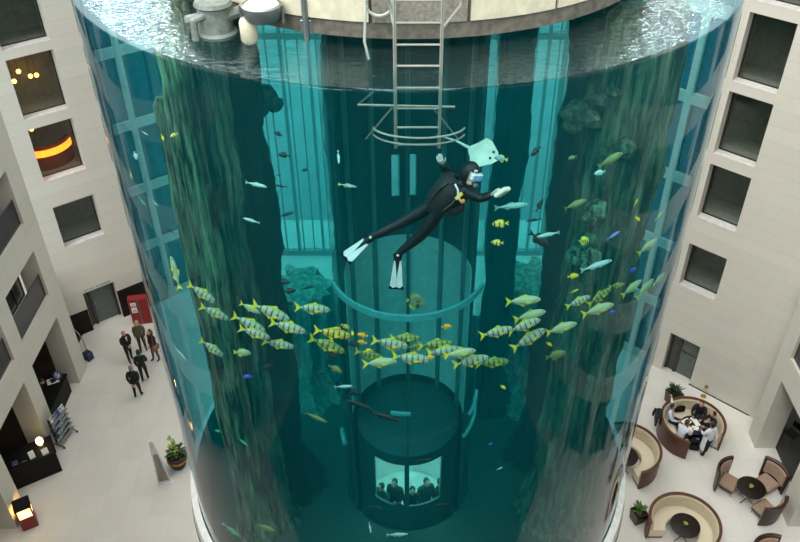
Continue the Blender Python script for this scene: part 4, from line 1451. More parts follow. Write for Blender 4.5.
# receptionist behind the desk inside the first arch
M_PAPER = mat('white_paper', (226, 226, 222), 0.8, var=0.04)
dk = empty('reception_desk', (-14.15, 22.7, 0), radians(90), label='black reception desk inside the arch beside the dark-suited group', cat='desk')
MB().box((0, 0, 0.98), (2.0, 0.75, 0.05), bev=.012).build('desk_top', M_BLACK, dk)
MB().box((0, -0.28, 0.48), (1.94, 0.05, 0.95)).build('front_panel', M_BLACK, dk)
for s in (-1, 1):
    MB().box((s * .96, 0.02, 0.48), (0.05, 0.6, 0.95)).build('side_panel', M_BLACK, dk)
MB().box((0.55, 0.05, 0.7), (0.6, 0.5, 0.42), bev=.01).build('drawer_unit', M_DARKWOOD, dk)
p = Vector((-14.95, 23.1, 0))
person('person in dark uniform standing behind the reception desk in the arch', (p.x, p.y, 0.0), radians(-80), joints_stand(armL=((-.26, .1, 1.16), (-.12, .32, 1.1)), armR=((.26, .1, 1.16), (.14, .34, 1.12))), (26, 26, 34), (24, 24, 28), hair_=(60, 40, 26))
for k, (px, py, s, rz_, lab) in enumerate(((53, 381, (0.46, 0.34), 0.5, 'open white newspaper lying on the reception desk'), (61, 372, (0.2, 0.16), 0.2, 'small white note pad on the reception desk beside the newspaper'))):
    q = fl(px, py, 1.005)
    pb = MB().box((0, 0, 0.008), (s[0], s[1], 0.014))
    if k == 0:
        pb.box((0.0, 0.0, 0.02), (0.2, 0.24, 0.012), 0.2, 1)
    tag(pb.build('newspaper' if k == 0 else 'note_pad', [M_PAPER, M_FRAME], None, loc=(max(-14.45, min(-13.85, q.x)), max(21.85, min(23.5, q.y)), 1.006), rz=rz_), lab, 'paper')
br = empty('brochure_holder', (-14.05, 23.45, 1.006), radians(80), label='patterned brochures in a holder at the end of the reception desk', cat='brochure holder')
MB().box((0, 0, 0.02), (0.3, 0.26, 0.04)).box((0, 0.12, 0.16), (0.3, 0.02, 0.32)).build('stand', M_FRAME, br)
for k in range(6):
    mm = mat('brochure_%d' % (k % 3), ((150, 160, 190), (200, 204, 210), (60, 76, 130))[k % 3], 0.6)
    MB().box((-0.1 + 0.1 * (k % 3), 0.06 - 0.1 * (k // 3), 0.17 - 0.05 * (k // 3)), (0.09, 0.015, 0.24)).build('brochure', mm, br)

# newspaper trolley in front of the pier
q0, q1 = fl(58, 447), fl(74, 431)
rc = empty('newspaper_trolley', ((q0.x + q1.x) / 2 - 0.05, (q0.y + q1.y) / 2, 0), radians(74), label='wheeled newspaper rack packed with papers standing by the arcade pier', cat='rack')
for s in (-1, 1):
    fx = s * 0.42
    MB().tube([(fx, -0.28, 0.1), (fx, 0.0, 0.16), (fx, 0.28, 0.1)], 0.022, 8).build('foot', M_FRAME, rc)
    for t in (-1, 1):
        cw = MB().lathe([(0, -.02), (.045, -.02), (.05, 0), (.045, .02), (0, .02)], n=12).build('caster', M_BLACK, rc, loc=(fx, t * 0.28, 0.052))
        cw.rotation_euler = (0, pi / 2, 0)
    MB().tube([(fx, 0, 0.14), (fx, 0.02, 0.8), (fx, 0.02, 1.5)], 0.02, 8).build('upright', M_FRAME, rc)
MB().box((0, 0.02, 0.85), (0.84, 0.03, 1.2)).build('back_board', M_FRAME, rc)
PC = [(200, 204, 214), (120, 134, 172), (226, 226, 226), (70, 84, 130), (160, 160, 150)]
for r in range(5):
    MB().box((0, -0.1, 0.28 + 0.26 * r), (0.84, 0.22, 0.02)).box((0, -0.2, 0.32 + 0.26 * r), (0.84, 0.012, 0.08)).build('shelf', M_STEEL, rc)
    for k in range(6):
        c_ = PC[(r * 3 + k * 2) % 5]
        pb = MB().box((0, 0, 0.13), (0.125, 0.03, 0.26), bev=.006)
        pb.box((0, -0.016, 0.19), (0.1, 0.004, 0.05), 0, 1)
        pp = pb.build('newspaper', [mat('newsprint_%d' % ((r * 3 + k * 2) % 5), c_, 0.8), M_FRAME], None)
        base = rc.matrix_basis
        pp.location = Matrix.Translation(rc.location) @ Matrix.Rotation(radians(74), 4, 'Z') @ Vector((-0.345 + 0.138 * k, -0.1, 0.292 + 0.26 * r))
        pp.rotation_euler = (radians(-8), 0, radians(74))
        tag(pp, '%s newspaper on the trolley, %s along the %s shelf' % (('pale grey', 'slate blue', 'white', 'dark blue', 'beige')[(r * 3 + k * 2) % 5], ORD[k], ('lowest', 'second lowest', 'middle', 'second highest', 'top')[r]), 'newspaper', 'newspapers on the trolley')

# black counter in the second arch
crz = radians(32.2)
cx, cy = -13.82, 19.56
ct = empty('service_counter', (cx, cy, 0), crz, label='black service counter with rounded corner jutting out of the second arch', cat='counter')
MB().box((0, 0, 1.07), (1.72, 0.98, 0.06), bev=.03).build('counter_top', M_BLACK, ct)
MB().box((0, -0.02, 0.52), (1.62, 0.86, 1.04), bev=.02).build('front_panel', M_BLACK, ct)
MB().box((0, 0.0, 0.04), (1.5, 0.8, 0.08)).build('plinth', M_FRAME, ct)


def on_counter(px, py, z):
    q = fl(px, py, z)
    v = Matrix.Rotation(-crz, 3, 'Z') @ (Vector((q.x - cx, q.y - cy, 0)))
    v.x = max(-.74, min(.76, v.x))
    v.y = max(-.40, min(.40, v.y))
    w = Matrix.Rotation(crz, 3, 'Z') @ v
    return Vector((cx + w.x, cy + w.y, z))


q = on_counter(41, 445, 1.1)
lp = empty('table_lamp', (q.x, q.y, 1.1), label='small glowing warm white lamp on the black service counter', cat='lamp')
MB().lathe([(0, 0), (.07, 0), (.07, .02), (.02, .03), (.02, .07), (0, .07)], n=20).build('base', M_STEEL, lp)
MB().lathe([(.04, .06), (.1, .1), (.13, .2), (.12, .3), (.08, .36), (.045, .37), (.04, .35), (.1, .28), (.11, .2), (.09, .12)], n=24, loop=True).build('lamp_shade', mat('lamp_glass', (255, 236, 190), 0.4, emit=(255, 214, 140), estr=4.5), lp)
for k, (px, py, w, h, lab) in enumerate(((33, 458, .2, .3, 'taller white and blue card stand on the black counter'), (46, 454, .22, .24, 'shorter white card stand on the black counter nearest the lamp'))):
    q = on_counter(px, py, 1.1)
    cs = empty('card_stand', (q.x, q.y, 1.1), crz + radians(8), label=lab, cat='card stand')
    MB().box((0, 0, 0.012), (w, .1, .024)).build('base', M_STEEL, cs)
    M = Matrix.Rotation(radians(-18), 3, 'X')
    MB().box((0, 0.02, h / 2 + .02), (w, .014, h), M=M).build('card', M_PAPER, cs)
    MB().box((0, 0.01, h * .33), (w * .9, .016, h * .25), M=M).build('printed_band', mat('print_blue', (96, 122, 170), 0.6), cs)
q = on_counter(15, 464, 1.1)
tp = empty('telephone', (q.x, q.y, 1.1), crz, label='small blue and dark telephone at the inner end of the black counter', cat='telephone')
MB().box((0, 0, .035), (.2, .2, .07), bev=.015).build('base', mat('phone_blue', (70, 88, 130), 0.4), tp)
MB().tube([(-.08, -.06, .09), (-.08, 0, .105), (-.08, .07, .09)], [.03, .018, .03], 8).build('handset', M_FRAME, tp)
q = on_counter(24, 462, 1.1)
tag(MB().tube([(-.1, 0, .012), (.0, .02, .02), (.1, 0, .012)], [.01, .012, .01], 8).build('pen', M_STEEL, None, loc=(q.x, q.y, 1.1), rz=crz), 'silver pen lying on the black counter between phone and card stand', 'pen')

# lit red lantern box
ln = empty('lantern_box', (-13.3, 17.34, 0), radians(30), label='red square lantern box with glowing panes and black lid by the pier', cat='lantern')
M_RED = mat('dark_red', (124, 22, 28), 0.4)
MB().box((0, 0, .3), (.52, .52, .6), bev=.012).build('base', M_RED, ln)
for s in (-1, 1):
    for t in (-1, 1):
        MB().box((s * .235, t * .235, .82), (.05, .05, .44)).build('corner_post', M_RED, ln)
M_LIT = mat('lantern_pane', (255, 226, 170), 0.5, emit=(255, 196, 110), estr=3.6, var=0.2, scale=8)
for k, (x, y, sx, sy) in enumerate(((0, -.235, .42, .02), (.235, 0, .02, .42), (0, .235, .42, .02), (-.235, 0, .02, .42))):
    MB().box((x, y, .82), (sx, sy, .42)).build('pane', M_LIT, ln)
MB().box((0, 0, 1.08), (.56, .56, .08), bev=.015).build('lid', M_BLACK, ln)

# tapered sign stand and the planter in front of the tank
q = fl(165, 482)
sgn = empty('sign_stand', (q.x, q.y, 0), radians(22), label='tall tapering white sign stand beside the planter', cat='sign')
M_SIGN = mat('sign_white', (210, 212, 214), 0.35)
hS = 2.35
MB().prism([(-.25, 0.0), (-.21, 0.0), (-.12, hS), (-.155, hS)], .16, 'y').build('frame_leg', M_SIGN, sgn)
MB().prism([(.22, 0.0), (.18, 0.0), (-.06, hS), (-.02, hS)], .16, 'y').build('frame_leg', M_SIGN, sgn)
MB().prism([(-.2, .12), (.17, .12), (.02, 1.6), (-.14, 1.6)], .05, 'y').build('printed_panel', mat('sign_taupe', (140, 132, 122), 0.5, scale=2, stretch=(5, 5, .6), var=.3), sgn)
MB().prism([(-.14, 1.62), (.0, 1.62), (-.05, hS), (-.12, hS)], .05, 'y').build('top_panel', M_SIGN, sgn)
MB().box((0, 0, .015), (.56, .3, .03), bev=.008).build('foot_plate', M_SIGN, sgn)


def leaf(b, base, d, ln, w, mi=0, bend=0.5):
    """one arching leaf with a folded rib"""
    d = Vector(d).normalized()
    sd = d.cross(Vector((0, 0, 1)))
    if sd.length < 1e-3:
        sd = Vector((1, 0, 0))
    sd.normalize()
    pts = []
    for k in range(5):
        t = k / 4
        p = Vector(base) + d * ln * t + Vector((0, 0, -bend * ln * t * t))
        ww = w * (0.35 + 1.3 * t) * (1 - t) * 1.6 + 0.002
        pts += [p - sd * ww, p + Vector((0, 0, -.012)), p + sd * ww, p + Vector((0, 0, .012))]
    fs = []
    for k in range(4):
        for j in range(4):
            l = (j + 1) % 4
            fs.append([k * 4 + j, k * 4 + l, (k + 1) * 4 + l, (k + 1) * 4 + j])
    fs += [[3, 2, 1, 0], [16, 17, 18, 19]]
    b.add(pts, fs, mi, True)


M_LEAF = mat('leaf_green', (74, 104, 46), 0.5, var=.3, scale=5)
M_LEAFD = mat('leaf_dark', (40, 62, 34), 0.5, var=.3, scale=5)
M_LEAFL = mat('leaf_light', (140, 160, 60), 0.5, var=.25, scale=5)
M_SOIL = mat('soil', (44, 34, 26), 0.95)
q = fl(179, 466)
pl = empty('planter', (q.x, q.y, 0), label='woven dark basket planter with bushy plant on a pale round mat by the tank', cat='planter')
MB().lathe([(0, 0), (.5, 0), (.52, .012), (.5, .024), (0, .024)], n=40).build('round_mat', mat('pale_mat', (186, 190, 190), 0.3), pl)
MB().lathe([(0, .025), (.24, .025), (.33, .3), (.36, .62), (.32, .66), (.3, .6), (0, .6)], n=28).build('basket', mat('basket_brown', (58, 42, 30), 0.8, scale=30, var=.4, bump=.5), pl)
MB().lathe([(.345, .38), (.372, .4), (.377, .47), (.36, .5)], n=28, loop=True).build('band', mat('basket_band', (150, 112, 62), 0.7), pl)
MB().lathe([(0, .605), (.3, .605), (.3, .615), (0, .63)], n=24).build('soil', M_SOIL, pl)
b = MB()
rnd = random.Random(3)
for k in range(46):
    a = rnd.uniform(0, 2 * pi)
    r0 = rnd.uniform(0, .2)
    leaf(b, (r0 * cos(a), r0 * sin(a), .62 + rnd.uniform(0, .25)), (cos(a), sin(a), rnd.uniform(.3, 1.4)), rnd.uniform(.28, .42), .06)
b.build('leaves', M_LEAFD, pl)
b = MB()
for k in range(26):
    a = rnd.uniform(0, 2 * pi)
    z = .75 + .035 * k
    leaf(b, (-.06 + .03 * cos(a), .03 * sin(a), z), (cos(a), sin(a), .8), .2 * (1.25 - k / 40), .05)
b.build('shoot', M_LEAFL, pl)
MB().tube([(-.03, 0, .61), (-.05, 0, 1.1), (-.06, 0, 1.7)], [.02, .015, .008], 6).build('stem', M_LEAF, pl)

# red display cabinet and gooseneck stand by the lobby door
q0, q1 = fl(134, 325), fl(151, 323)
qa = atan2(q1.y - q0.y, q1.x - q0.x)
rcab = empty('display_cabinet', ((q0.x + q1.x) / 2, (q0.y + q1.y) / 2 + .16, 0), qa, label='red two-leaf display cabinet with white notices in front of the dark wall panel', cat='cabinet')
M_RED2 = mat('signal_red', (134, 14, 24), 0.35)
MB().box((0, 0, .74), (.84, .32, 1.46), bev=.015).build('body', M_RED2, rcab)
for s in (-1, 1):
    dd_ = MB().box((s * .205, -.175, .76), (.37, .03, 1.36), bev=.008).build('door', M_RED2, rcab)
    MB().tube([(s * .05, -.2, .7), (s * .05, -.215, .78), (s * .05, -.2, .86)], .01, 6).build('door_handle', M_STEEL, dd_)
MB().box((0, -.19, .76), (.02, .012, 1.38)).build('centre_strip', M_STEEL, rcab)
for (z, h) in ((1.2, .2), (.88, .3)):
    pn = MB().box((-.2, -.194, z), (.24, .008, h)).build('notice', M_PAPER, rcab)
    MB().box((-.2, -.199, z), (.16, .003, h * .12)).box((-.2, -.199, z - h * .25), (.16, .003, h * .08)).build('print', mat('notice_print', (120, 124, 130), 0.7), pn)
q = fl(88, 359)
gs = empty('barrier_post', (q.x + .05, q.y, 0), radians(-30), label='curved chrome arm rising from a navy box beside the wing corner', cat='stand')
MB().box((0, 0, .2), (.34, .3, .4), bev=.02).build('box', mat('navy', (28, 38, 70), 0.5), gs)
MB().tube([(0, 0, .4), (.02, 0, .75), (-.05, .02, 1.1), (-.25, .05, 1.36), (-.5, .08, 1.42), (-.66, .1, 1.36)], .02, 8).build('arm', M_STEEL, gs)

# lettering over the lobby door (too small to read in the photograph: strokes only)
sg = MB()
rnd = random.Random(5)
for k in range(11):
    u = 0.98 + 0.105 * k
    if k == 4:
        continue
    w = .05
    for (x0, z0, x1, z1) in [[(0, 0, 0, .12), (w, 0, w, .12), (0, .06, w, .06)], [(0, 0, 0, .12), (0, .12, w, .12), (0, .06, w, .06), (0, 0, w, 0)], [(w / 2, 0, w / 2, .12), (0, .12, w, .12)], [(0, 0, 0, .12), (0, 0, w, 0)], [(0, 0, w / 2, .12), (w / 2, .12, w, 0)]][rnd.randrange(5)]:
        sg.tube([(u + x0 * .8, -.01, 2.12 + z0 * .7), (u + x1 * .8, -.01, 2.12 + z1 * .7)], .007, 4)
tag(sg.build('door_lettering', M_FRAME, None, loc=LO, rz=LA), 'small dark metal letters on the stone above the grey lobby door', 'sign')

# warm lamps behind the facade windows
M_WARM = mat('warm_bulb', (255, 210, 140), 0.4, emit=(255, 176, 84), estr=7.0)
wl = [(1, .98, .9, 11.6), (1, 1.3, 1.3, 11.75), (1, 1.62, 1.1, 11.55), (1, 1.9, 1.4, 11.4), (2, 1.05, .9, 9.6), (2, 1.42, 1.0, 9.75)]
names_w = ['window third from the floor', 'window third from the floor', 'window third from the floor', 'window third from the floor', 'window second from the floor', 'window second from the floor']
for k, (wi, u, v, z) in enumerate(wl):
    q = frame_point(LO, LA, u, v, z)
    t = empty('pendant_lamp', (q.x, q.y, z), label='warm pendant bulb, %s from the corner inside the lobby facade %s' % (('nearest', 'second', 'third', 'farthest')[k % 4] if wi == 1 else ('nearer', 'farther')[k % 2], names_w[k]), cat='lamp', group='warm lamps behind the facade windows')
    top_z = (10.63 if wi == 1 else 7.95) + (2.13 if wi == 1 else 2.05) + .29
    MB().ball((0, 0, 0), .085, 12).build('bulb', M_WARM, t)
    MB().tube([(0, 0, .08), (0, 0, top_z - z)], .008, 6).build('cord', M_FRAME, t)
q = frame_point(LO, LA, 1.5, 1.1, 8.35)
bb = empty('reflected_band', (q.x, q.y, 7.65), LA, label='curved orange glowing band added as a reflection inside the second lobby facade window', cat='bar')  # glowing band made up for the orange reflection of a curved balcony
MB().lathe([(1.0, 0), (1.15, 0), (1.15, 1.05), (1.0, 1.05)], c=(0.0, 1.0, 0), n=24, a0=radians(215), a1=radians(325), loop=True).build('front', mat('band_base', (150, 66, 20), 0.5), bb)
MB().lathe([(1.16, .62), (1.18, .62), (1.18, .9), (1.16, .9)], c=(0.0, 1.0, 0), n=24, a0=radians(215), a1=radians(325), loop=True).build('band_glow_strip', mat('band_glow', (255, 160, 60), 0.5, emit=(255, 130, 30), estr=3.0, var=.5, scale=5), bb)

# ------------------------------------------------------------------ lounge
M_WALNUT = mat('walnut', (84, 47, 32), 0.4, scale=3, stretch=(1, 1, 6), var=.25)
M_WALNUTD = mat('dark_walnut', (50, 28, 22), 0.4, scale=3, stretch=(1, 1, 6), var=.25)
M_CREAMF = mat('cream_fabric', (206, 194, 170), 0.9, scale=20, var=.06)
M_TAUPE = mat('taupe_fabric', (146, 122, 104), 0.9, scale=20, var=.1)
M_CHROME = mat('chrome', (190, 192, 192), 0.15, 1.0)
M_TOP = mat('table_dark', (28, 18, 16), 0.4, spec=0.3)


def booth(cx, cy, R, mid, half, label):
    t = empty('round_sofa', (cx, cy, 0), label=label, cat='sofa', group='round lounge sofas')
    a0, a1 = radians(mid + half), radians(mid - half + 360)
    MB().lathe([(R, .03), (R, .93), (R - .06, .93), (R - .06, .03)], n=56, a0=a0, a1=a1, loop=True).build('outer_shell', M_WALNUT, t)
    MB().lathe([(R + .015, .93), (R + .015, .965), (R - .085, .965), (R - .085, .93)], n=56, a0=a0, a1=a1, loop=True).build('top_rail', M_WALNUT, t)
    # cream back with soft horizontal channels
    prof = [(R - .065, .42), (R - .065, .91)]
    for k in range(4):
        z = .9 - .115 * k
        prof += [(R - .12 - .012 * k, z), (R - .155 - .014 * k, z - .05), (R - .125 - .013 * k, z - .105)]
    MB().lathe(prof, n=56, a0=a0 + .03, a1=a1 - .03, loop=True).build('back_cushion', mat('cream_back', (188, 174, 146), 0.9, scale=20, var=.06), t)
    MB().lathe([(R - .1, .1), (R - .1, .44), (R - .62, .46), (R - .66, .42), (R - .64, .32), (R - .6, .1)], n=56, a0=a0 + .03, a1=a1 - .03, loop=True).build('seat_cushion', M_CREAMF, t)
    MB().lathe([(R - .1, .02), (R - .1, .1), (R - .58, .1), (R - .58, .02)], n=56, a0=a0 + .03, a1=a1 - .03, loop=True).build('plinth', M_WALNUTD, t)
    return t


def round_table(cx, cy, r, label, h=.72):
    t = empty('round_table', (cx, cy, 0), label=label, cat='table', group='round lounge tables')
    MB().lathe([(0, h - .04), (r - .03, h - .04), (r, h - .02), (r, h - .005), (r - .01, h), (0, h)], n=40).build('table_top', M_TOP, t)
    MB().lathe([(0, .08), (.045, .08), (.035, .3), (.035, h - .06), (.12, h - .04), (0, h - .04)], n=16).build('column', M_CHROME, t)
    for k in range(4):
        a = k * pi / 2 + .5
        MB().tube([(.03 * cos(a), .03 * sin(a), .1), (.2 * cos(a), .2 * sin(a), .06), (.34 * cos(a), .34 * sin(a), .025)], [.025, .022, .02], 8).build('foot', M_CHROME, t)
    return t


def centrepiece(p, label):
    t = empty('table_plant', p, label=label, cat='plant', group='green centrepieces')
    MB().lathe([(0, 0), (.06, 0), (.085, .05), (.08, .055), (.055, .01), (0, .012)], n=16).build('bowl', M_CHROME, t)
    b = MB()
    rnd = random.Random(int(p[0] * 100))
    for k in range(22):
        a = rnd.uniform(0, 2 * pi)
        leaf(b, (0, 0, .03), (cos(a), sin(a), rnd.uniform(.3, 1.6)), .11, .03, bend=.3)
    b.build('leaves', M_LEAFL, t)
    return t


BA = (10.9, 21.27)
booth(BA[0], BA[1], 1.21, 286, 36, 'round walnut and cream sofa full of people in dark clothes by the stone wall')
booth(8.14, 19.95, 1.22, 236, 46, 'round walnut and cream sofa half hidden behind the tank glass')
booth(9.40, 16.74, 1.2, 226, 44, 'empty round walnut and cream sofa with dark table and green centrepiece beside the box planter')
round_table(BA[0] + .05, BA[1] - .05, .48, 'dark round table covered in papers inside the crowded sofa')
round_table(8.02, 19.75, .48, 'dark round table in the sofa half hidden behind the tank')
q = fl(685, 525, .72)
round_table(9.46, 16.76, .5, 'dark round table inside the empty sofa beside the box planter')
centrepiece((9.46, 16.80, .722), 'small green plant bowl on the table inside the empty sofa')
TT = (12.22, 18.32)
round_table(TT[0], TT[1], .5, 'dark round table between the taupe armchairs')
centrepiece((TT[0], TT[1] + .02, .722), 'small green plant bowl on the table between the taupe armchairs')


def armchair(cx, cy, yaw, label):
    t = empty('armchair', (cx, cy, 0), yaw, label=label, cat='armchair', group='taupe lounge armchairs')
    A0, A1 = radians(-90 - 44), radians(-90 + 44)
    R = .76
    c = (0, .4, 0)
    MB().lathe([(R, .08), (R + .07, 1.08), (R + .01, 1.1), (R - .05, 1.07), (R - .06, .08)], c=c, n=24, a0=A0, a1=A1, loop=True).build('back_shell', M_WALNUTD, t)
    prof = [(R - .06, .4), (R - .055, 1.0)]
    for k in range(5):
        z = 1.0 - .12 * k
        prof += [(R - .09, z), (R - .135, z - .055), (R - .1, z - .115)]
    MB().lathe(prof, c=c, n=24, a0=A0 + .1, a1=A1 - .1, loop=True).build('back_cushion', M_TAUPE, t)
    MB().box((0, .12, .36), (.66, .62, .18), bev=.05).build('seat', M_TAUPE, t)
    MB().box((0, .12, .24), (.6, .56, .07)).build('seat_frame', M_WALNUTD, t)
    for sx, sy in ((-1, -.1), (1, -.1), (-1, .36), (1, .36)):
        MB().tube([(sx * .25, sy, .22), (sx * .27, sy + (.02 if sy > 0 else -.02), .0)], [.026, .018], 8).build('leg', M_CHROME, t)
    return t


for (px, py, lab) in ((725, 483, 'taupe armchair with dark shell standing alone between the crowded sofa and the armchair table'),
                      (768, 484, 'taupe armchair with its back to the dark arcade carpet'),
                      (766, 514, 'taupe armchair turned away from the camera at the armchair table'),
                      (764, 560, 'taupe armchair with only its curved back showing below the armchair table')):
    q = fl(px, py, .2)
    tgt = TT if py < 550 else (q.x + .5, q.y - 1.5)
    armchair(q.x, q.y, face_yaw(q, tgt), lab)


def box_planter(px, py, label, s=1.0):
    q = fl(px, py)
    t = empty('box_planter', (q.x, q.y, 0), radians(20), label=label, cat='planter', group='dark box planters in the lounge')
    b = MB()
    h = .52 * s
    w0, w1 = .19 * s, .23 * s
    V = [(-w0, -w0, 0), (w0, -w0, 0), (w0, w0, 0), (-w0, w0, 0), (-w1, -w1, h), (w1, -w1, h), (w1, w1, h), (-w1, w1, h)]
    W = [(x * .9, y * .9, z) for x, y, z in V[4:]] + [(x * .85, y * .85, h - .06) for x, y, z in V[4:]]
    b.add(V + W, [[3, 2, 1, 0], [0, 1, 5, 4], [1, 2, 6, 5], [2, 3, 7, 6], [3, 0, 4, 7], [4, 5, 9, 8], [5, 6, 10, 9], [6, 7, 11, 10], [7, 4, 8, 11], [8, 9, 13, 12], [9, 10, 14, 13], [10, 11, 15, 14], [11, 8, 12, 15]])
    b.build('box', M_WALNUTD, t)
    MB().box((0, 0, h - .07), (w1 * 1.7, w1 * 1.7, .02)).build('soil', M_SOIL, t)
    b = MB()
    rnd = random.Random(px)
    for k in range(34):
        a = rnd.uniform(0, 2 * pi)
        leaf(b, (.05 * cos(a), .05 * sin(a), h - .06 + .12 * rnd.random()), (cos(a), sin(a), rnd.uniform(.8, 2.6)), rnd.uniform(.3, .5) * s, .045, bend=.35)
    b.build('leaves', M_LEAF if px < 660 else M_LEAFD, t)
    return t


box_planter(637, 520, 'dark box planter with spiky green plant beside the empty sofa')
box_planter(672, 402, 'dark box planter with tall dark plant behind the crowded sofa', 1.15)
q = fl(705, 401)
fl_ = empty('floor_lamp', (q.x, q.y + .25, 0), label='short brass lamp standing between the crowded sofa and the stone wall', cat='lamp')
M_BRASS = mat('brass', (190, 160, 90), 0.3, 0.9)
MB().lathe([(0, 0), (.12, 0), (.12, .02), (.02, .03), (0, .03)], n=20).build('base', M_BRASS, fl_)
MB().tube([(0, 0, .02), (0, 0, .5), (.05, 0, .6)], .014, 8).build('pole', M_BRASS, fl_)
MB().lathe([(.03, .66), (.09, .56), (.085, .555), (.025, .65)], n=16, loop=True).build('shade', M_BRASS, fl_)

# people round the crowded sofa's table
TA = Vector((BA[0] + .05, BA[1] - .05, 0))


def sofa_angle(deg, r=.86):
    return Vector((BA[0] + r * cos(radians(deg)), BA[1] + r * sin(radians(deg)), 0))


seated = [
    (150, .84, 'person in white shirt with one arm over the sofa rim beside the draped black jacket', dict(lean=-.02, armL=((-.4, -.1, .98), (-.62, -.2, 1.04))), (206, 212, 224), (26, 26, 32), dict(hair_=(46, 34, 28))),
    (222, .80, 'person in white shirt bent over the papers with back to the walnut sofa end', dict(lean=.16), (208, 214, 226), (30, 30, 36), dict(hair_=(70, 54, 40))),
    (2, .84, 'person in black suit seated on the sofa side nearest the dark arcade', dict(lean=.08), (24, 22, 26), (22, 22, 26), dict(hair_=(30, 24, 22))),
    (54, .84, 'person in dark suit seated with back to the stone wall facing the sofa opening', dict(lean=.1), (30, 28, 34), (24, 24, 28), dict(hair_=(54, 38, 28))),
]
for (dg_, r, lab, pose, top, legs, kw) in seated:
    p = sofa_angle(dg_, r)
    person(lab, (p.x, p.y, 0.0), face_yaw(p, TA), joints_sit(**pose), top, legs, group='people at the crowded sofa', **kw)
p = fl(704, 455)
wt = person('person in white shirt and long white apron standing at the opening of the crowded sofa', (p.x, p.y, 0.006), face_yaw(p, TA), joints_stand(armL=((-.24, .1, 1.14), (-.14, .34, 1.06)), armR=((.24, .1, 1.14), (.14, .34, 1.06)), bend=.04), (214, 218, 226), (24, 24, 30), skin_=(150, 104, 80), hair_=(24, 20, 20), group='people at the crowded sofa')
ap = MB().lathe([(.21, 1.08), (.235, .9), (.255, .42), (.24, .42), (.22, .9), (.195, 1.08)], n=20, a0=radians(-25), a1=radians(205), loop=True)
ap.build('apron', mat('apron_white', (220, 222, 228), 0.85), wt)
# black jacket over the rim, bags, papers
b = MB()
rnd = random.Random(9)
b.prism([(-.26, -.5), (.24, -.46), (.28, -.05), (.2, .06), (-.2, .07), (-.27, -.05)], .07, 'y')
b.prism([(-.2, -.38), (.2, -.4), (.24, .02), (-.22, .03)], .06, 'y', off=.16)
b.tube([(-.22, .0, .0), (-.24, .08, .03), (-.22, .16, .0)], .04, 8).tube([(.22, .0, .0), (.24, .08, .03), (.22, .16, .0)], .04, 8)
b.box((0, .08, .04), (.42, .2, .05), bev=.02)
b.tube([(-.28, -.05, -.06), (-.34, -.07, -.28), (-.32, -.08, -.46)], [.06, .055, .045], 8)
a = radians(168)
jk = b.build('jacket', mat('black_cloth', (20, 20, 26), 0.9), None, loc=(BA[0] + 1.34 * cos(a), BA[1] + 1.34 * sin(a), 1.0), rz=a + pi / 2)
tag(jk, 'black jacket draped over the sofa rim beside the leaning white shirt', 'jacket')
a = radians(98)
bgq = sofa_angle(104, .9)
bg = empty('laptop_bag', (bgq.x, bgq.y, .465), radians(8), label='black laptop bag on the sofa seat between white shirt and dark suit', cat='bag')
MB().box((0, 0, .14), (.42, .14, .28), bev=.04).build('body', M_BLACK, bg)
MB().tube([(-.09, 0, .27), (-.07, 0, .33), (.07, 0, .33), (.09, 0, .27)], .014, 6).build('handle', M_BLACK, bg)
p = fl(693, 447)
sc = empty('rucksack', (p.x, p.y, 0), radians(-10), label='black rucksack with blue tag standing on the floor at the opening of the crowded sofa', cat='bag')
MB().box((0, 0, .3), (.46, .34, .6), bev=.1).build('body', M_BLACK, sc)
MB().box((0, -.19, .22), (.34, .08, .3), bev=.035).build('front_pocket', M_BLACK, sc)
MB().tube([(-.06, .1, .58), (-.05, .12, .66), (.05, .12, .66), (.06, .1, .58)], .014, 6).build('handle', M_BLACK, sc)
MB().box((.05, -.1, .6), (.1, .07, .015)).build('tag', mat('tag_blue', (70, 100, 180), 0.5), sc)
for k, (dx, dy, w, h, rz_, lab) in enumerate(((-.24, .16, .34, .26, .5, 'big cream sheet on the crowded table nearest the leaning white shirt'), (.13, .12, .2, .34, .25, 'upright white sheet in the middle of the crowded table'),
                                              (.02, -.16, .26, .2, -.3, 'white and green leaflet at the near edge of the crowded table'), (.02, .32, .14, .1, .1, 'small white card at the far rim of the crowded table'), (-.16, -.2, .18, .22, 1.0, 'folded white sheet beside the bent-over white shirt'))):
    tag(MB().box((0, 0, .005), (w, h, .01)).build('paper_sheet', mat('paper_%d' % (k % 2), ((232, 228, 208), (222, 228, 226))[k % 2], .8, var=.05), None, loc=(TA.x + dx, TA.y + dy, .721), rz=rz_), lab, 'paper', 'papers on the crowded table')
tag(MB().box((0, 0, .012), (.16, .1, .024), bev=.006).build('blue_folder', mat('folder_blue', (60, 90, 170), 0.5), None, loc=(TA.x + .17, TA.y - .26, .721), rz=.4), 'small blue folder at the edge of the crowded table', 'folder')

# metal framed chair on the carpet in the arcade
q = fl(789, 441)
ch = empty('metal_chair', (q.x, q.y, 0), radians(120), label='thin metal framed chair on the dark arcade carpet', cat='chair')
MB().box((0, 0, .45), (.44, .42, .04), bev=.015).build('seat', M_BLACK, ch)
MB().box((0, -.2, .75), (.42, .03, .28), bev=.012).build('backrest', M_BLACK, ch)
for sx in (-1, 1):
    MB().tube([(sx * .2, -.2, 0), (sx * .2, -.2, .45), (sx * .2, -.22, .9)], .014, 8).build('leg', M_CHROME, ch)
    MB().tube([(sx * .2, .19, 0), (sx * .2, .19, .44)], .014, 8).build('leg', M_CHROME, ch)

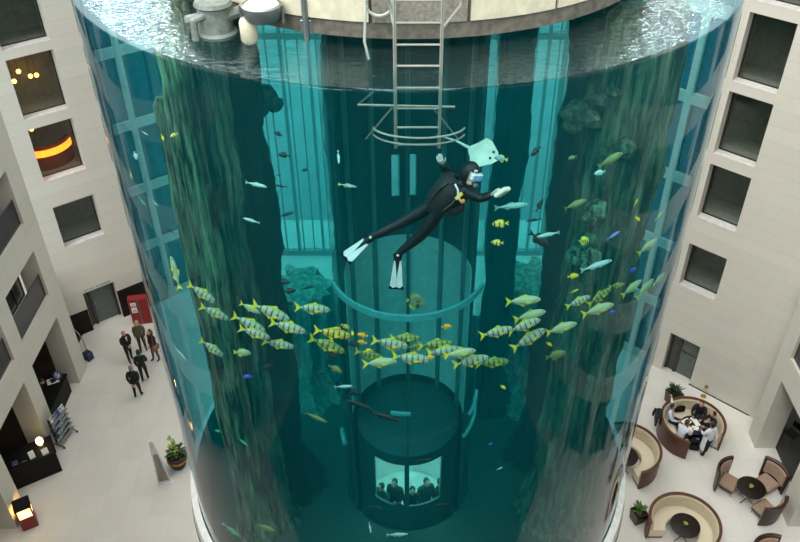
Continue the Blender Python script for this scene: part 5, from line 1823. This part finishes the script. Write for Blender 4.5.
# people riding the lift
for k, (x, y, cl, lab) in enumerate(((-.72, -.55, (30, 34, 40), 'person riding the lift, nearest the algae columns'), (-.36, -.4, (46, 48, 52), 'person riding the lift, second from the algae columns'),
                                     (.12, -.66, (40, 36, 36), 'person riding the lift just beyond the window post'), (.5, -.38, (60, 66, 70), 'person riding the lift, second from the armchairs side'),
                                     (.88, -.4, (26, 26, 30), 'person riding the lift, nearest the armchairs side'))):
    person('dark silhouette of a ' + lab, (TC.x + x, TC.y + y, CZ0 + .025), radians(180 + 20 * (k - 2)), joints_stand(), cl, (30, 30, 36), scale=.98, hair_=(40, 30, 26), group='people in the lift car')

# ------------------------------------------------------------------ the diver
DH = 9.85
DJ = {}


def dj(n_, px, py, h, rx, ry=None):
    DJ[n_] = (hor(px, py, h), rx, ry or rx)


dj('pel', 436, 207, DH, .17, .15)
dj('waist', 443, 199, DH, .175, .15)
dj('chest', 453, 189, DH, .2, .16)
dj('neck', 463, 181, DH - .03, .07)
dj('head', 469, 174, DH - .05, .11)
dj('crown', 472, 169, DH - .05, .095)
dj('shL', 447, 182, DH + .13, .105)
dj('elL', 447, 171, DH + .36, .085)
dj('wrL', 442, 163, DH + .22, .06)
dj('shR', 464, 190, DH - .14, .1)
dj('elR', 480, 199, DH - .18, .075)
dj('wrR', 493, 194, DH - .25, .052)
dj('hipL', 431, 206, DH + .07, .125)
dj('knL', 403, 222, DH + .1, .088)
dj('anL', 371, 237, DH + .1, .058)
dj('toL', 364, 243, DH + .08, .046)
dj('hipR', 439, 213, DH - .08, .13)
dj('knR', 420, 236, DH - .05, .092)
dj('anR', 398, 254, DH, .058)
dj('toR', 397, 262, DH - .02, .046)
V, F = skin_mesh(DJ, EDGES, 'pel', 2)
P = {k: v[0] for k, v in DJ.items()}
O = P['pel'].copy()
b = MB()
b.v = [tuple(v - O) for v in V]
b.f = F
b.sm = [True] * len(F)
b.mi = [0] * len(F)
H = P['head'] - O
fdir = Vector((0.55, -0.8, -0.1)).normalized()          # where the face looks
hup = (P['crown'] - P['neck']).normalized()
hup = (hup - fdir * hup.dot(fdir)).normalized()
hr = fdir.cross(hup)
HM = Matrix((hr, fdir, hup)).transposed() * 1.22


def hp(x, y, z):
    return H + HM @ Vector((x, y, z))


b.ball(hp(0, .01, .02), (.092, .112, .125), 18, 1, HM)
b.ball(hp(0, .06, -.06), (.055, .055, .05), 12, 1, HM)
b.tube([hp(0, .115, .035), hp(0, .135, .0), hp(0, .11, -.012)], [.012, .018, .012], 8, 1)
b.ball(hp(0, .112, -.05), (.028, .01, .009), 8, 3, HM)
for s in (-1, 1):
    b.ball(hp(s * .038, .112, .03), (.016, .008, .01), 8, 4, HM)
wl_, el_ = P['wrL'] - O, P['elL'] - O
add_hand(b, wl_, wl_ - el_, (-.2, -.9, .3), .2, 2, .9, 1)
wr_, er_ = P['wrR'] - O, P['elR'] - O
hd = (hor(500, 189, DH - .28) - P['wrR']).normalized()
add_hand(b, wr_, hd, (-.2, .6, .8), .24, 2, 1.25, -1)
M_SUIT = mat('wetsuit', (13, 14, 17), 0.55, scale=20)
M_DSKIN = mat('diver_skin', (206, 170, 150), 0.5)
M_GLOVE = mat('glove_pale', (206, 206, 196), 0.7)
dv = b.build('person', [M_SUIT, M_DSKIN, M_GLOVE, mat('lips', (150, 84, 76), 0.5), M_EYE], None, loc=O, fix=False)
tag(dv, 'scuba diver in black wetsuit and white fins swimming inside the aquarium', 'person')
hb = MB()
vs_h = MB().ball((0, 0, 0), (.104, .122, .136), 20)
hb.v, hb.f, hb.mi, hb.sm = vs_h.v, [f for f in vs_h.f if not all(vs_h.v[i][1] > .045 and vs_h.v[i][2] < .065 for i in f)], [], []
hb.mi = [0] * len(hb.f)
hb.sm = [True] * len(hb.f)
hb.v = [tuple(hp(x, y + .004, z + .02)) for x, y, z in hb.v]
hd_o = hb.build('hood', M_SUIT, dv)
sol = hd_o.modifiers.new('thick', 'SOLIDIFY')
sol.thickness = .008
MB().box(hp(.045, .112, .105), (.05, .012, .028), bev=.004, M=HM).build('hood_mark', M_WHITE, hd_o)
mk = MB().box(hp(0, .118, .03), (.165, .05, .1), bev=.02, M=HM).build('mask', mat('mask_skirt', (214, 220, 222), 0.4), dv)
for s in (-1, 1):
    MB().box(hp(s * .04, .146, .032), (.066, .006, .062), bev=.002, M=HM).build('lens', mat('mask_lens', (120, 170, 206), 0.1), mk)
MB().ball(hp(0, .155, -.06), (.036, .03, .032), 14, 0, HM).build('regulator', mat('regulator_grey', (90, 92, 94), 0.4), dv)
MB().tube([hp(.03, .15, -.065), hp(.13, .1, -.1), hp(.16, -.02, -.14), hp(.08, -.12, -.2)], .013, 8).build('air_hose', M_BLACK, dv)
# buoyancy vest and bottle along the spine
sp_ = (P['neck'] - P['pel'])
sl = sp_.length
sp_.normalize()
cam_dir = (Vector((0, 0, HC)) - P['chest']).normalized()
bk = (-cam_dir + sp_ * cam_dir.dot(sp_)).normalized()      # towards the diver's back, away from the lens
sd = sp_.cross(bk).normalized()
ct0 = (P['waist'] + P['chest']) / 2 - O
VM = Matrix((sd, bk, sp_)).transposed()
b = MB().lathe([(.13, -.26), (.165, -.2), (.19, 0), (.195, .12), (.16, .22), (.1, .26), (.08, .24), (.14, .18), (.15, -.18)], n=24, loop=True)
b.v = [tuple(ct0 + VM @ Vector((x * 1.32, y * 1.1, z * 1.1))) for x, y, z in b.v]
vest = b.build('buoyancy_vest', mat('vest_black', (22, 23, 26), 0.7), dv)
for s, z0 in ((-1, .1), (1, .1)):
    MB().tube([ct0 + VM @ Vector((s * .11, -.2, .22)), ct0 + VM @ Vector((s * .14, -.22, .05)), ct0 + VM @ Vector((s * .12, -.215, -.12))], .016, 6).build('strap', M_FRAME, vest)
MB().box(hor(459, 196, DH - .26) - O, (.05, .03, .13), bev=.006, M=VM).build('inflator', mat('inflator_yellow', (226, 206, 60), 0.4), vest)
MB().ball(hor(463, 201, DH - .27) - O, .034, 10).build('buckle', mat('buckle_orange', (232, 130, 40), 0.4), vest)
MB().ball(hor(455, 208, DH - .12) - O, (.13, .09, .11), 12).ball(hor(447, 211, DH - .1) - O, (.1, .08, .09), 12).build('gear_pouch', vest.data.materials[0], vest)
MB().tube([hor(455, 184, DH - .2) - O, hor(458, 190, DH - .26) - O, hor(458, 197, DH - .27) - O, hor(462, 203, DH - .25) - O], .014, 8).build('white_hose', M_WHITE, vest)
b = MB().lathe([(0, -.3), (.07, -.29), (.09, -.25), (.09, .2), (.06, .27), (.025, .29), (.025, .34), (0, .34)], n=20)
b.v = [tuple(ct0 + bk * .25 + VM @ Vector((x, y, z))) for x, y, z in b.v]
b.build('air_bottle', mat('bottle_dark', (50, 54, 56), 0.3, .5), dv)


def diver_fin(ank, toe, tip_px, h, nm):
    a, t0 = P[ank] - O, P[toe] - O
    tip = hor(tip_px[0], tip_px[1], h) - O
    d = (tip - a).normalized()
    L = (tip - a).length
    cd = (Vector((0, 0, HC)) - P[ank]).normalized()
    nn = (cd - d * cd.dot(d)).normalized()
    w = d.cross(nn)
    M = Matrix((w, d, nn)).transposed()
    b = MB().prism([(-.055, .0), (.055, .0), (.065, .14), (.115, L), (-.115, L), (-.065, .14)], .02, 'z')
    b.v = [tuple(a + M @ Vector(v)) for v in b.v]
    f = b.build('fin', M_BLACK, dv)
    for s in (-1, 1):
        q = MB().prism([(s * .03, .12), (s * .058, .1), (s * .1, L - .07), (s * .055, L - .025), (s * .001, L - .05), (s * .001, L - .2)], .028, 'z')
        q.v = [tuple(a + M @ Vector(v)) for v in q.v]
        q.build('blade', mat('fin_white', (214, 226, 224), 0.4), f)
    MB().ball(a + nn * .055 - d * .01, .022, 10).build('strap_buckle', M_WHITE, f)
    q = MB().tube([a + M @ Vector((.06 * cos(k * pi / 6), .02, .055 * sin(k * pi / 6))) for k in range(12)], .014, 6, closed=True)
    q.build('foot_strap', M_BLACK, f)


diver_fin('anL', 'toL', (345, 259), DH + .05, 'a')
diver_fin('anR', 'toR', (396, 289), DH - .05, 'b')
# white cleaning pad held in the outstretched hand
pc = hor(499, 190, DH - .29)
pd = hd
pu = Vector((-.2, .6, .8))
pu = (pu - pd * pu.dot(pd)).normalized()
PM = Matrix((pd, pd.cross(pu) * -1, pu)).transposed()
b = MB().box((0, 0, 0), (.21, .14, .06), bev=.012)
b.box((.03, 0, -.032), (.1, .08, .014), 0, 1)
b.v = [tuple(PM @ (Vector(v) + Vector((.03, 0, -.05)))) for v in b.v]
tag(b.build('cleaning_pad', [mat('pad_white', (226, 226, 206), 0.8), mat('pad_green', (170, 176, 120), 0.9)], None, loc=pc), 'white cleaning pad held in the diver hand', 'pad')
